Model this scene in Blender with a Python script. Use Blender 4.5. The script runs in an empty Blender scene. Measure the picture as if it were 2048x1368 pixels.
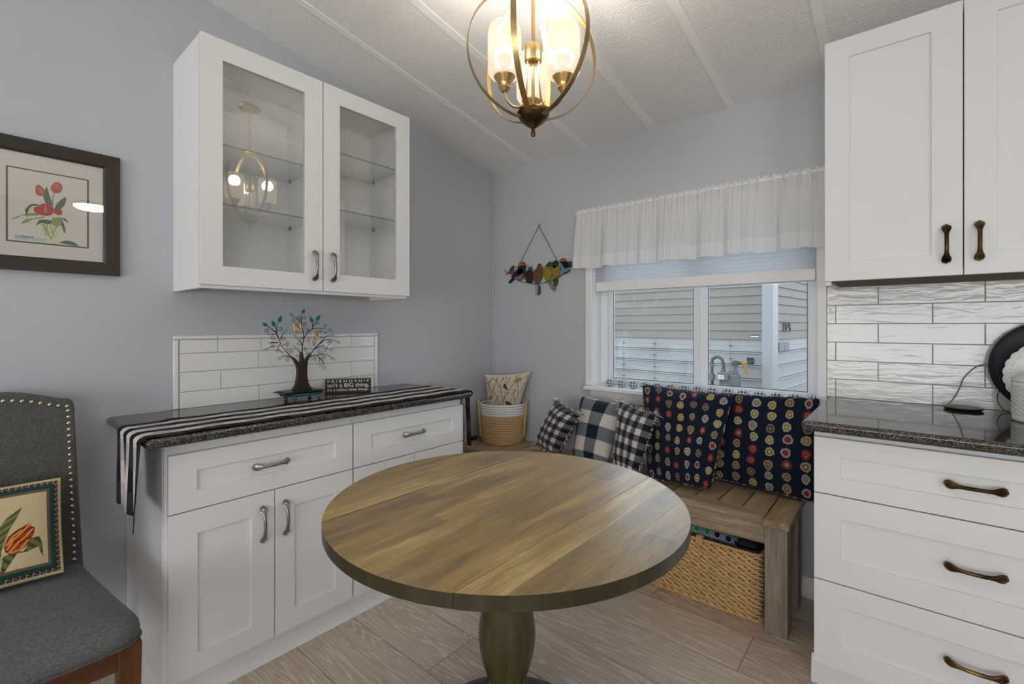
import bpy, math, random
import numpy as np
from mathutils import Vector
random.seed(7); rng = np.random.default_rng(5)
SC_ = bpy.context.scene
COL = SC_.collection
PI = math.pi
# ------------------------------------------------------------------ camera, world, lights, exposure
cd = bpy.data.cameras.new('camera'); cam = bpy.data.objects.new('camera', cd); COL.objects.link(cam)
cam.location = (2.2541, -2.4759, 1.22)
cam.rotation_euler = (math.radians(90), 0, math.radians(40.03))
cd.sensor_width = 36; cd.lens = 938.4/2048*36
cd.shift_y = -(684-651.67)/2048
cd.clip_start = 0.02
SC_.camera = cam
SC_.view_settings.view_transform = 'Standard'; SC_.view_settings.look = 'None'
SC_.view_settings.gamma = 1; SC_.view_settings.use_curve_mapping = False
SC_.view_settings.exposure = 0.0
SC_.cycles.use_denoising = True
SC_.cycles.max_bounces = 8; SC_.cycles.diffuse_bounces = 5; SC_.cycles.glossy_bounces = 4
SC_.cycles.transparent_max_bounces = 16; SC_.cycles.sample_clamp_indirect = 6
SC_.cycles.caustics_reflective = False; SC_.cycles.caustics_refractive = False
w = bpy.data.worlds.new('World'); SC_.world = w; w.use_nodes = True
bg = w.node_tree.nodes['Background']
bg.inputs[0].default_value = (.84, .93, 1.0, 1); bg.inputs[1].default_value = 2.6

def light(name, kind, loc, energy, color=(1, 1, 1), size=.1, size_y=None, aim=None, spread=None):
    l = bpy.data.lights.new(name, kind); l.energy = energy; l.color = color
    if kind == 'AREA':
        l.size = size
        if size_y: l.shape = 'RECTANGLE'; l.size_y = size_y
    else: l.shadow_soft_size = size
    o = bpy.data.objects.new(name, l); COL.objects.link(o); o.location = loc
    if aim is not None:
        o.rotation_euler = (Vector(aim)-Vector(loc)).to_track_quat('-Z', 'Y').to_euler()
    o['kind'] = 'helper'
    return o
# daylight entering through the window beside the bench
wl = light('window_portal', 'AREA', (1.38, .20, 1.17), 1, (1, 1, 1), 1.14, .62, aim=(1.38, -2, 1.17)); wl.data.cycles.is_portal = True
# added fill lights at the unseen far and right walls, aimed at the ceiling
light('added_back_fill', 'AREA', (2.6, -6.1, 1.35), 94, (.96, .98, 1.0), 2.6, 2.0, aim=(2.4, 0, 5.0))
light('added_side_fill', 'AREA', (5.2, -4.4, 1.5), 56, (.98, .99, 1.0), 1.6, 1.2, aim=(0, -2.6, 5.0))

# ------------------------------------------------------------------ mesh building
class MB:
    def __init__(s): s.v = []; s.f = []; s.m = []; s.uv = {}; s.mi = 0; s.col = {}
    def add(s, vs, fs, mi=None):
        b = len(s.v); s.v += [tuple(map(float, p)) for p in vs]
        for f in fs: s.f.append([b+i for i in f]); s.m.append(s.mi if mi is None else mi)
        return b
    def box(s, a, b, mi=None):
        x0, y0, z0 = [min(a[i], b[i]) for i in range(3)]; x1, y1, z1 = [max(a[i], b[i]) for i in range(3)]
        s.add([(x0,y0,z0),(x1,y0,z0),(x1,y1,z0),(x0,y1,z0),(x0,y0,z1),(x1,y0,z1),(x1,y1,z1),(x0,y1,z1)],
              [(0,3,2,1),(4,5,6,7),(0,1,5,4),(1,2,6,5),(2,3,7,6),(3,0,4,7)], mi); return s
    def hexa(s, p, mi=None):  # 8 points, bottom 4 ccw then top 4
        s.add(p, [(0,3,2,1),(4,5,6,7),(0,1,5,4),(1,2,6,5),(2,3,7,6),(3,0,4,7)], mi); return s
    def prism(s, poly, off, mi=None):  # poly: list of 3d points, off: vector
        n = len(poly); o = np.array(off)
        vs = [tuple(p) for p in poly]+[tuple(np.array(p)+o) for p in poly]
        s.add(vs, [list(range(n))[::-1], list(range(n, 2*n))]+[(i, (i+1) % n, n+(i+1) % n, n+i) for i in range(n)], mi); return s
    def tube(s, path, r, n=8, closed=False, cap=True, mi=None, flat=None):
        P = [Vector(p) for p in path]; m = len(P)
        rs = r if hasattr(r, '__len__') else [r]*m
        T = []
        for i in range(m):
            a = P[(i-1) % m] if (closed or i > 0) else P[i]; b = P[(i+1) % m] if (closed or i < m-1) else P[i]
            t = b-a; T.append(t.normalized() if t.length > 1e-9 else Vector((0, 0, 1)))
        up = Vector((0, 0, 1)) if abs(T[0].z) < .9 else Vector((1, 0, 0))
        nrm = (up-T[0]*up.dot(T[0])).normalized(); vs = []
        for i in range(m):
            nrm = nrm-T[i]*nrm.dot(T[i]); nrm = nrm.normalized() if nrm.length > 1e-9 else T[i].orthogonal().normalized()
            bi = T[i].cross(nrm)
            ra = rs[i] if not isinstance(rs[i], tuple) else rs[i][0]; rb = rs[i] if not isinstance(rs[i], tuple) else rs[i][1]
            for k in range(n):
                a = 2*PI*k/n; vs.append(P[i]+nrm*(ra*math.cos(a))+bi*(rb*math.sin(a)))
        fs = []
        for i in range(m if closed else m-1):
            j = (i+1) % m
            for k in range(n): fs.append((i*n+k, i*n+(k+1) % n, j*n+(k+1) % n, j*n+k))
        if cap and not closed: fs += [list(range(n))[::-1], [(m-1)*n+k for k in range(n)]]
        s.add(vs, fs, mi); return s
    def cyl(s, a, b, r, r2=None, n=20, mi=None): return s.tube([a, b], [r, r if r2 is None else r2], n, mi=mi)
    def lathe(s, prof, c=(0, 0, 0), n=32, sx=1, sy=1, rot=0, mi=None):
        vs = []; fs = []; m = len(prof)
        for (r, z) in prof:
            for k in range(n):
                a = 2*PI*k/n; x = r*sx*math.cos(a); y = r*sy*math.sin(a)
                vs.append((c[0]+x*math.cos(rot)-y*math.sin(rot), c[1]+x*math.sin(rot)+y*math.cos(rot), c[2]+z))
        for i in range(m-1):
            for k in range(n): fs.append((i*n+k, i*n+(k+1) % n, (i+1)*n+(k+1) % n, (i+1)*n+k))
        if prof[0][0] > 1e-6: fs.append(list(range(n))[::-1])
        if prof[-1][0] > 1e-6: fs.append([(m-1)*n+k for k in range(n)])
        s.add(vs, fs, mi); return s
    def ball(s, c, r, n=12, m=8, mi=None, sc=(1, 1, 1)):
        pr = [(max(1e-7, math.sin(PI*i/m)), -math.cos(PI*i/m)) for i in range(m+1)]
        vs = []; fs = []
        for (a, z) in pr:
            for k in range(n): vs.append((c[0]+r*sc[0]*a*math.cos(2*PI*k/n), c[1]+r*sc[1]*a*math.sin(2*PI*k/n), c[2]+r*sc[2]*z))
        for i in range(m):
            for k in range(n): fs.append((i*n+k, i*n+(k+1) % n, (i+1)*n+(k+1) % n, (i+1)*n+k))
        s.add(vs, fs, mi); return s
    def grid(s, pts, mi=None, flip=False, cols=None):  # pts (nv,nu,3): uv from index
        nv, nu = pts.shape[:2]; b = s.add(pts.reshape(-1, 3), [])
        for j in range(nv):
            for i in range(nu):
                s.uv[b+j*nu+i] = (i/(nu-1), j/(nv-1))
                if cols is not None: s.col[b+j*nu+i] = tuple(cols[j, i])
        for j in range(nv-1):
            for i in range(nu-1):
                f = [b+j*nu+i, b+j*nu+i+1, b+(j+1)*nu+i+1, b+(j+1)*nu+i]
                s.f.append(f[::-1] if flip else f); s.m.append(s.mi if mi is None else mi)
        return b
    def build(s, name, mats, parent=None, smooth=True, bevel=0, seg=2, ang=35, label=None, kind=None):
        if not isinstance(mats, (list, tuple)): mats = [mats]
        base = BASE.get(parent.name, (0, 0, 0)) if parent is not None else (0, 0, 0)
        v = np.array(s.v)-np.array(base) if s.v else np.zeros((0, 3))
        me = bpy.data.meshes.new(name); me.from_pydata(v.tolist(), [], s.f)
        for mt in mats: me.materials.append(mt)
        me.polygons.foreach_set('material_index', s.m)
        if s.uv:
            ul = me.uv_layers.new(name='UVMap'); li = np.zeros(len(me.loops), dtype=np.int32); me.loops.foreach_get('vertex_index', li)
            tab = np.zeros((len(s.v), 2)); 
            for k, q in s.uv.items(): tab[k] = q
            ul.data.foreach_set('uv', tab[li].ravel())
        if s.col:
            ca = me.color_attributes.new('Col', 'FLOAT_COLOR', 'POINT'); tab = np.ones((len(s.v), 4))
            for k, q in s.col.items(): tab[k, :3] = q
            ca.data.foreach_set('color', tab.ravel())
        if smooth:
            me.polygons.foreach_set('use_smooth', [True]*len(me.polygons))
            if not bevel: me.set_sharp_from_angle(angle=math.radians(ang))
        me.validate()
        o = bpy.data.objects.new(name, me); COL.objects.link(o)
        if parent is not None: o.parent = parent; BASE[o.name] = base
        if bevel:
            bm_ = o.modifiers.new('bevel', 'BEVEL'); bm_.width = bevel; bm_.segments = seg; bm_.limit_method = 'ANGLE'
            bm_.angle_limit = math.radians(40); bm_.harden_normals = True
        if label: o['label'] = label
        if kind: o['kind'] = kind
        return o
BASE = {}
def thing(name, label, cat, loc, group=None):
    o = bpy.data.objects.new(name, None); COL.objects.link(o); o.location = loc; BASE[o.name] = loc
    o.empty_display_size = .05
    o['label'] = label; o['category'] = cat
    if group: o['group'] = group
    return o
def tag(o, label, cat, group=None):
    o['label'] = label; o['category'] = cat
    if group: o['group'] = group
    return o
def struct(o): o['kind'] = 'structure'; return o
def at(o, loc):  # move a single-mesh thing's origin to loc without moving its shape
    o.data.transform(__import__('mathutils').Matrix.Translation(-Vector(loc))); o.location = loc; return o
def curve(pts, n=8):  # Catmull-Rom through the points
    P = [np.array(p, float) for p in pts]; P = [2*P[0]-P[1]]+P+[2*P[-1]-P[-2]]; out = []
    for i in range(1, len(P)-2):
        for k in range(n):
            t = k/n; a, b, c, d = P[i-1], P[i], P[i+1], P[i+2]
            out.append(.5*((2*b)+(c-a)*t+(2*a-5*b+4*c-d)*t*t+(3*b-a-3*c+d)*t**3))
    out.append(P[-2]); return out

# ------------------------------------------------------------------ materials
def S(r, g, b):
    f = lambda c: (c/255/12.92) if c/255 <= .04045 else ((c/255+.055)/1.055)**2.4
    return (f(r), f(g), f(b))
class N:
    def __init__(s, name):
        s.m = bpy.data.materials.new(name); s.m.use_nodes = True; s.t = s.m.node_tree; s.n = s.t.nodes; s.l = s.t.links
        s.b = s.n['Principled BSDF']; s.out = s.n['Material Output']
    def nd(s, ty, ins=None, **kw):
        x = s.n.new(ty)
        for k, v in kw.items(): setattr(x, k, v)
        for k, v in (ins or {}).items():
            if isinstance(v, bpy.types.NodeSocket): s.l.new(v, x.inputs[k])
            else:
                if isinstance(v, tuple) and len(v) == 3 and x.inputs[k].type == 'RGBA': v = v+(1,)
                x.inputs[k].default_value = v
        return x
    def math(s, op, a, b=0.0, c=None):
        d = {0: a, 1: b}
        if c is not None: d[2] = c
        return s.nd('ShaderNodeMath', d, operation=op).outputs[0]
    def obj(s): return s.nd('ShaderNodeTexCoord').outputs['Object']
    def uv(s): return s.nd('ShaderNodeTexCoord').outputs['UV']
    def map(s, v, sc=(1, 1, 1), rot=(0, 0, 0), loc=(0, 0, 0)):
        return s.nd('ShaderNodeMapping', {0: v, 1: loc, 2: rot, 3: sc}).outputs[0]
    def noise(s, v, scale=5, detail=3, rough=.5, dist=0):
        return s.nd('ShaderNodeTexNoise', {'Vector': v, 'Scale': scale, 'Detail': detail, 'Roughness': rough, 'Distortion': dist}).outputs[0]
    def mix(s, f, a, b, bl='MIX'):
        x = s.n.new('ShaderNodeMix'); x.data_type = 'RGBA'; x.blend_type = bl
        for k, v in ((0, f), (6, a), (7, b)):
            if isinstance(v, bpy.types.NodeSocket): s.l.new(v, x.inputs[k])
            else: x.inputs[k].default_value = v+(1,) if isinstance(v, tuple) else v
        return x.outputs[2]
    def ramp(s, f, stops, interp='LINEAR'):
        x = s.nd('ShaderNodeValToRGB', {0: f}); e = x.color_ramp.elements; x.color_ramp.interpolation = interp
        while len(e) < len(stops): e.new(.5)
        for i, (p, c) in enumerate(stops):
            e[i].position = p; e[i].color = (c+(1,)) if isinstance(c, tuple) else (c, c, c, 1)
        return x.outputs[0]
    def bump(s, h, strength=.2, dist=.002):
        x = s.nd('ShaderNodeBump', {'Height': h, 'Strength': strength, 'Distance': dist}); s.l.new(x.outputs[0], s.b.inputs['Normal'])
    def set(s, **kw):
        for k, v in kw.items():
            k = {'col': 'Base Color', 'rough': 'Roughness', 'metal': 'Metallic', 'spec': 'Specular IOR Level', 'sheen': 'Sheen Weight', 'coat': 'Coat Weight',
                 'emit': 'Emission Color', 'estr': 'Emission Strength'}[k]
            if isinstance(v, bpy.types.NodeSocket): s.l.new(v, s.b.inputs[k])
            else: s.b.inputs[k].default_value = v+(1,) if isinstance(v, tuple) else v
        return s
def plain(name, col, rough=.5, metal=0, var=0, nscale=40, bump=0, bscale=200, spec=.5, sheen=0):
    m = N(name); c = col
    if var:
        nz = m.noise(m.obj(), nscale, 3); c = m.mix(nz, tuple(x*(1-var) for x in col), tuple(min(1, x*(1+var)) for x in col))
    m.set(col=c, rough=rough, metal=metal, spec=spec, sheen=sheen)
    if bump: m.bump(m.noise(m.obj(), bscale, 2), bump, .002)
    return m.m
M = {}
# painted walls: fine roller texture
m = N('blue_grey_wall'); m.set(col=m.mix(m.noise(m.obj(), 1.5, 2), S(184,188,194), S(189,192,197)), rough=.55); m.bump(m.noise(m.obj(), 160, 3, .6), .18, .002); M['wall'] = m.m
m = N('textured_ceiling'); m.set(col=S(242,241,238), rough=.8)
v = m.map(m.obj(), (1, 1, 1)); a = m.noise(v, 85, 3, .6, 1.2); m.bump(m.ramp(a, [(.38, 0.), (.62, 1.)]), .55, .004); M['ceil'] = m.m
M['ceil_strip'] = plain('ceiling_batten', S(243,243,240), .7, bump=.1)
M['white'] = plain('white_cabinet_paint', S(228,228,228), .35, var=.01, nscale=3)
M['white_in'] = plain('white_melamine', S(246,246,244), .4)
M['trimw'] = plain('white_trim_paint', S(236,236,235), .35)
M['vinyl'] = plain('white_vinyl', S(232,236,240), .3)
# granite
def granite(name, a, b, c):
    m = N(name); o = m.obj()
    vor = m.nd('ShaderNodeTexVoronoi', {'Vector': o, 'Scale': 420.}); vor2 = m.nd('ShaderNodeTexVoronoi', {'Vector': o, 'Scale': 170.})
    nz = m.noise(o, 90, 5, .7); x = m.ramp(nz, [(.42, a), (.52, tuple(q_*.6 for q_ in b)), (.60, a)])
    y = m.nd('ShaderNodeSeparateColor', {0: vor.outputs['Color']}).outputs[0]; y = m.ramp(y, [(.78, 0.), (.86, 1.)])
    x = m.mix(y, x, c); y2 = m.nd('ShaderNodeSeparateColor', {0: vor2.outputs['Color']}).outputs[1]; y2 = m.ramp(y2, [(.84, 0.), (.9, 1.)])
    m.set(col=m.mix(y2, x, b), rough=.06, spec=.6); return m.m
M['granite'] = granite('dark_speckled_granite', S(22,23,26), S(78,66,50), S(116,118,122))
# floor planks running along x
m = N('oak_plank_floor'); o = m.obj(); sx = m.nd('ShaderNodeSeparateXYZ', {0: o}); X, Y = sx.outputs[0], sx.outputs[1]
PW, PL = .2365, 1.25
yr = m.math('DIVIDE', m.math('ADD', Y, 1.167+PW*40), PW); row = m.math('FLOOR', yr); fy = m.math('FRACT', yr)
ro = m.nd('ShaderNodeTexWhiteNoise', {'W': row}, noise_dimensions='1D').outputs[0]
xr = m.math('ADD', m.math('DIVIDE', X, PL), m.math('ADD', ro, 20.0)); colx = m.math('FLOOR', xr); fx = m.math('FRACT', xr)
cid = m.nd('ShaderNodeCombineXYZ', {0: row, 1: colx}).outputs[0]
wn = m.nd('ShaderNodeTexWhiteNoise', {'Vector': cid}, noise_dimensions='3D'); rv = wn.outputs[0]
gx = m.nd('ShaderNodeCombineXYZ', {0: m.math('ADD', m.math('MULTIPLY', X, 1.0), m.math('MULTIPLY', rv, 37.)), 1: m.math('MULTIPLY', m.math('SUBTRACT', fy, .5), 1.15), 2: m.math('MULTIPLY', rv, 11.)}).outputs[0]
# cathedral grain: rings of a stretched, warped distance field
wv = m.noise(m.map(gx, (1.1, 3.4, 1)), 1.0, 2, .5, .35)
ring = m.math('FRACT', m.math('MULTIPLY', wv, 17.0)); ring = m.ramp(ring, [(0., 1.), (.10, .85), (.34, .12), (.8, 0.), (1., .6)])
fine = m.noise(m.map(gx, (6, 190, 1)), 1.0, 4, .6)
base = m.ramp(rv, [(0., S(170,146,122)), (.3, S(200,183,166)), (.6, S(184,163,142)), (.8, S(210,197,183)), (1., S(158,130,104))])
c1 = m.mix(m.math('MULTIPLY', ring, .52), base, S(244,238,230)); c1 = m.mix(m.math('MULTIPLY', m.ramp(fine, [(.55, 0.), (.72, 1.)]), .5), c1, S(104,84,66))
c1 = m.mix(m.math('MULTIPLY', m.ramp(fine, [(.28, 1.), (.45, 0.)]), .35), c1, S(214,204,190))
edge = m.math('MAXIMUM', m.math('LESS_THAN', fy, .008), m.math('LESS_THAN', fx, .0016))
c1 = m.mix(edge, c1, S(62,50,40)); m.set(col=c1, rough=.42, spec=.4)
m.bump(m.math('SUBTRACT', m.math('MULTIPLY', ring, .3), edge), .25, .002); M['floor'] = m.m
# generic stained wood; ax = grain axis
def wood(name, cols, ax=0, scale=1., rough=.45, strips=None, streak=.5, bump=.15, dark=None):
    m = N(name); o = m.obj(); sc = [28*scale]*3; sc[ax] = 2.6*scale
    n1 = m.noise(m.map(o, tuple(sc)), 1.0, 5, .6, .6); sc2 = [150*scale]*3; sc2[ax] = 9*scale
    n2 = m.noise(m.map(o, tuple(sc2)), 1.0, 3, .6)
    n3 = m.noise(m.map(o, tuple([170. if k_ != ax else 55. for k_ in range(3)])), 1.0, 3, .6, 1.5)
    f = m.math('ADD', m.math('ADD', m.math('MULTIPLY', n1, 1-streak*.5), m.math('MULTIPLY', n2, streak*.5-.14)), m.math('MULTIPLY', n3, .14))
    if strips:
        q = m.nd('ShaderNodeSeparateXYZ', {0: o}); A = q.outputs[strips[0]]; L = q.outputs[ax]
        ir = m.math('FLOOR', m.math('DIVIDE', A, strips[1])); w1 = m.nd('ShaderNodeTexWhiteNoise', {'W': ir}, noise_dimensions='1D').outputs[0]
        il = m.math('FLOOR', m.math('ADD', m.math('DIVIDE', L, strips[2]), m.math('MULTIPLY', w1, 9.)))
        w2 = m.nd('ShaderNodeTexWhiteNoise', {'Vector': m.nd('ShaderNodeCombineXYZ', {0: ir, 1: il}).outputs[0]}, noise_dimensions='3D').outputs[0]
        f = m.math('ADD', m.math('MULTIPLY', m.math('ADD', f, m.math('MULTIPLY', m.math('SUBTRACT', m.noise(m.map(o, (9, 1.6, 9) if ax == 1 else (1.6, 9, 9)), 1., 4, .6, 1.), .5), .62)), .86), m.math('MULTIPLY', w2, .17))
    k = len(cols); c = m.ramp(f, [(.30+.42*i/(k-1), cc) for i, cc in enumerate(cols)])
    m.set(col=c, rough=rough, spec=.4); m.bump(n2, bump, .001); return m.m
M['table'] = wood('olive_brown_acacia', [S(78,62,34), S(122,98,46), S(154,124,58), S(180,148,72), S(218,190,122)], 1, 1., .36, (0, .078, .46), .9)
M['table'].node_tree.nodes['Principled BSDF'].inputs['Coat Weight'].default_value = .8; M['table'].node_tree.nodes['Principled BSDF'].inputs['Coat Roughness'].default_value = .28; M['table'].node_tree.nodes['Principled BSDF'].inputs['Coat IOR'].default_value = 2.3
M['table_side'] = wood('olive_brown_acacia_edge', [S(36,32,22), S(56,50,30), S(76,68,42)], 2, .6, .4)
M['turned'] = wood('turned_olive_wood', [S(40,36,26), S(62,54,34), S(80,70,42), S(98,86,54)], 2, 1., .3)
M['bench_x'] = wood('driftwood_grain_x', [S(104,88,72), S(140,120,98), S(168,150,128), S(186,172,154)], 0, 1., .7, None, .8, .4)
M['bench_y'] = wood('driftwood_grain_y', [S(104,84,62), S(146,122,92), S(172,148,116), S(184,166,138)], 1, 1., .7, None, .8, .4)
M['bench_z'] = wood('driftwood_grain_z', [S(96,84,72), S(130,116,102), S(156,142,128), S(174,162,150)], 2, 1., .7, None, .8, .4)
M['chairwood'] = wood('reddish_brown_chair_wood', [S(62,34,16), S(92,54,26), S(116,70,36)], 1, 1., .4)
M['chairwood_z'] = wood('reddish_brown_chair_wood_z', [S(62,34,16), S(92,54,26), S(116,70,36)], 2, 1., .4)
M['under_wood'] = wood('raw_brown_plywood', [S(86,66,42), S(112,88,60)], 0, 1., .7)
M['nickel'] = plain('brushed_pewter', S(150,148,145), .32, 1, var=.15, nscale=60)
m = N('aged_bronze'); f = m.noise(m.obj(), 18, 3); m.set(col=m.ramp(f, [(.35, S(52,40,26)), (.6, S(104,82,50)), (.75, S(150,122,78))]), metal=1., rough=.34); M['bronze'] = m.m
M['brass'] = plain('satin_champagne_brass', S(196,170,118), .28, 1, var=.05)
M['brass_in'] = plain('antique_brass_band', S(176,150,100), .3, 1, var=.08)
# glazed tile, hand-made wavy surface
def tile(name, diamonds=False):
    m = N(name); o = m.obj(); m.set(col=S(233,232,230), rough=.07, spec=.55)
    n1 = m.noise(m.map(o, (9, 9, 38)), 1.0, 2, .5, .8); n2 = m.noise(m.map(o, (30, 30, 90)), 1.0, 2, .5, .4)
    h = m.math('ADD', n1, m.math('MULTIPLY', n2, .35))
    if diamonds:
        q = m.nd('ShaderNodeSeparateXYZ', {0: o}); k = 95.
        a = m.math('SINE', m.math('MULTIPLY', m.math('ADD', q.outputs[1], q.outputs[2]), k*2)); b = m.math('SINE', m.math('MULTIPLY', m.math('SUBTRACT', q.outputs[1], q.outputs[2]), k*2))
        h = m.math('ADD', m.math('MULTIPLY', h, .4), m.math('MULTIPLY', m.math('MAXIMUM', m.math('ABSOLUTE', a), m.math('ABSOLUTE', b)), .5))
    m.bump(h, .2, .005); return m.m
M['tile'] = tile('glossy_white_tile'); M['tile_d'] = tile('embossed_white_tile', True)
M['grout'] = plain('grey_grout', S(176,174,172), .9)
# glass with mirror reflection growing towards grazing angles
def glass(name, tint=(1, 1, 1), ior=1.5, boost=1.0):
    m = N(name); m.n.remove(m.b); tr = m.nd('ShaderNodeBsdfTransparent', {0: tint}); gl = m.nd('ShaderNodeBsdfGlossy', {0: (1, 1, 1), 'Roughness': 0.})
    fc = m.math('POWER', m.nd('ShaderNodeLayerWeight', {0: .5}).outputs['Facing'], 5.0); fr = m.math('MINIMUM', m.math('MULTIPLY', m.math('ADD', .04, m.math('MULTIPLY', fc, .96)), boost), 1.0)
    mx = m.nd('ShaderNodeMixShader', {0: fr, 1: tr.outputs[0], 2: gl.outputs[0]}); m.l.new(mx.outputs[0], m.out.inputs[0]); return m.m
M['glass'] = glass('clear_glass', (1, 1, 1), 1.5, 2.0); M['glass_edge'] = glass('glass_shelf_glass', (.93, .96, .95), 1.5, 2.0)
M['winglass'] = glass('window_glass', (.96, .98, 1), 1.5, 1.2)
M['shelf_edge'] = plain('green_grey_glass_edge', S(120,126,124), .2)
def cloth(name, col, rough=.9, scale=900, var=.25, bump=.25, sheen=.2):
    m = N(name); o = m.obj(); n1 = m.noise(m.map(o, (1, 1, .3)), scale, 2, .6); n2 = m.noise(m.map(o, (.3, .3, 1)), scale, 2, .6)
    n = m.math('MULTIPLY', m.math('ADD', n1, n2), .5); c = m.mix(m.ramp(n, [(.35, 0.), (.65, 1.)]), tuple(x*(1-var) for x in col), tuple(min(1, x*(1+var)) for x in col))
    m.set(col=c, rough=rough, sheen=sheen, spec=.2); m.bump(n, bump, .001); return m.m
M['chairfab'] = cloth('charcoal_linen', S(84,83,79), scale=420, var=.4, sheen=.1)
M['seatfab'] = cloth('charcoal_linen_seat', S(96,97,97), scale=420, var=.35, sheen=.1)
def vcol(name, rough=.9, scale=700, bump=.25, var=.18):
    m = N(name); c = m.nd('ShaderNodeVertexColor', layer_name='Col').outputs[0]; n = m.noise(m.obj(), scale, 2)
    m.set(col=m.mix(1.0, c, m.ramp(n, [(.3, 1-var), (.7, 1+var*.4)]), 'MULTIPLY'), rough=rough, spec=.15, sheen=.1); m.bump(n, bump, .001); return m.m
M['vcol'] = vcol('printed_cotton'); 
def check(name, nu, nv, dark, mid, light, off=(0, 0), yarn=250):
    m = N(name); q = m.nd('ShaderNodeSeparateXYZ', {0: m.uv()})
    a = m.math('LESS_THAN', m.math('FRACT', m.math('ADD', m.math('MULTIPLY', q.outputs[0], nu), off[0])), .5)
    b = m.math('LESS_THAN', m.math('FRACT', m.math('ADD', m.math('MULTIPLY', q.outputs[1], nv), off[1])), .5)
    s_ = m.math('ADD', a, b); c = m.mix(m.math('GREATER_THAN', s_, .5), light, mid); c = m.mix(m.math('GREATER_THAN', s_, 1.5), c, dark)
    n = m.noise(m.map(m.uv(), (yarn, yarn*.25, 1)), 1.0, 2, .6); c = m.mix(1.0, c, m.ramp(n, [(.3, .72), (.7, 1.12)]), 'MULTIPLY')
    m.set(col=c, rough=.9, spec=.15, sheen=.15); m.bump(n, .2, .001); return m.m
M['gingham'] = check('black_white_gingham', 4.5, 5.5, S(26,27,36), S(96,94,98), S(206,202,198), yarn=90)
M['buffalo'] = check('navy_cream_buffalo_check', 1.75, 2.45, S(18,30,48), S(112,114,122), S(206,200,192), (.25, .1), yarn=260)
M['garland'] = check('small_blue_check', 8, 5, S(58,78,108), S(150,164,184), S(236,238,240), yarn=40)
M['yarn_w'] = cloth('cream_yarn', S(205,203,200)); M['yarn_k'] = cloth('black_yarn', S(40,38,42))
M['jute'] = plain('natural_jute', S(196,164,118), .85, var=.3, nscale=120, bump=.6, bscale=350)
M['ropew'] = plain('white_cotton_rope', S(222,222,222), .85, var=.05, bump=.3, bscale=500)
M['wick'] = plain('natural_seagrass', S(196,160,108), .75, var=.35, nscale=45, bump=.4, bscale=200)
M['wick_d'] = plain('dark_basket_lining', S(34,28,24), .8)
M['black'] = plain('black_plastic', S(22,22,24), .35); M['blackmatte'] = plain('black_fabric', S(30,32,34), .9)
M['brownmetal'] = plain('dark_bronze_painted_metal', S(50,38,34), .38, .4, var=.25, nscale=20)
M['wire'] = plain('black_wire', S(28,26,28), .5, .5)
for k, c in dict(teal0=(30,120,122), teal1=(120,166,170), silver=(178,180,180)).items(): M[k] = plain('enamel_leaf_'+k.rstrip('012'), S(*c), .35, .3, var=.1)
M['framedark'] = plain('dark_espresso_frame', S(48,38,30), .38, var=.1); M['mat'] = plain('cream_mat_board', S(222,212,202), .8); M['paper'] = plain('watercolour_paper', S(222,214,200), .85)
TRUNK=[(-1.496,0.9204),(-1.4841,0.9319),(-1.4731,0.9491),(-1.4664,0.9779),(-1.4638,1.0145),(-1.4686,1.0405),(-1.4804,1.0632),(-1.495,1.0811),(-1.4906,1.082),(-1.4731,1.0683),(-1.4601,1.0529),(-1.4534,1.0444),(-1.4508,1.0653),(-1.4486,1.0873),(-1.4422,1.1019),(-1.4388,1.0832),(-1.4358,1.0607),(-1.4335,1.0487),(-1.4275,1.0621),(-1.4168,1.0784),(-1.4022,1.0897),(-1.3998,1.0865),(-1.4099,1.0735),(-1.4175,1.056),(-1.4206,1.0225),(-1.4202,0.9851),(-1.4129,0.9508),(-1.4014,0.9309),(-1.3928,0.9217)]
BR=[[(-1.4422,1.0982),(-1.4396,1.1314),(-1.4339,1.161),(-1.4358,1.1908),(-1.4433,1.2168),(-1.4441,1.2465),(-1.4433,1.2761)],[(-1.4339,1.161),(-1.4168,1.1868),(-1.3897,1.2054),(-1.3582,1.2091),(-1.3219,1.2062)],[(-1.4441,1.2353),(-1.462,1.2481),(-1.4859,1.2643)],[(-1.4369,1.1945),(-1.4489,1.215)],[(-1.4931,1.0803),(-1.5165,1.1086),(-1.5289,1.1235),(-1.5395,1.1453),(-1.5482,1.1705),(-1.5552,1.192),(-1.5534,1.2169),(-1.5482,1.2348)],[(-1.5552,1.1885),(-1.5792,1.2064),(-1.5961,1.2187)],[(-1.5552,1.192),(-1.5579,1.2098),(-1.5655,1.2169)],[(-1.55,1.1688),(-1.5586,1.1814),(-1.5945,1.1819)],[(-1.5395,1.1596),(-1.5342,1.1775),(-1.5254,1.1881)],[(-1.495,1.0786),(-1.5129,1.0849),(-1.5342,1.0824)],[(-1.5482,1.1456),(-1.569,1.1461),(-1.5911,1.1467)],[(-1.5621,1.13),(-1.5792,1.1288),(-1.5911,1.1221)],[(-1.4014,1.0889),(-1.3839,1.1108),(-1.3582,1.1365),(-1.3381,1.159),(-1.3178,1.1721),(-1.3013,1.1746)],[(-1.3582,1.1346),(-1.3341,1.1512),(-1.3054,1.1545),(-1.272,1.1439)],[(-1.3839,1.1108),(-1.3622,1.1214),(-1.33,1.1242)],[(-1.4033,1.0758),(-1.374,1.0819),(-1.3381,1.086),(-1.3054,1.0689)],[(-1.3701,1.0817),(-1.3582,1.0678),(-1.3562,1.0448)],[(-1.3582,1.0678),(-1.3421,1.0516),(-1.3401,1.0361)],[(-1.4396,1.124),(-1.4508,1.1466),(-1.4686,1.1617)],[(-1.4489,1.0911),(-1.4564,1.1025),(-1.4668,1.111)],[(-1.3925,1.2073),(-1.3897,1.2243),(-1.3917,1.2337)],[(-1.3905,1.2167),(-1.378,1.2414)]]
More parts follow.
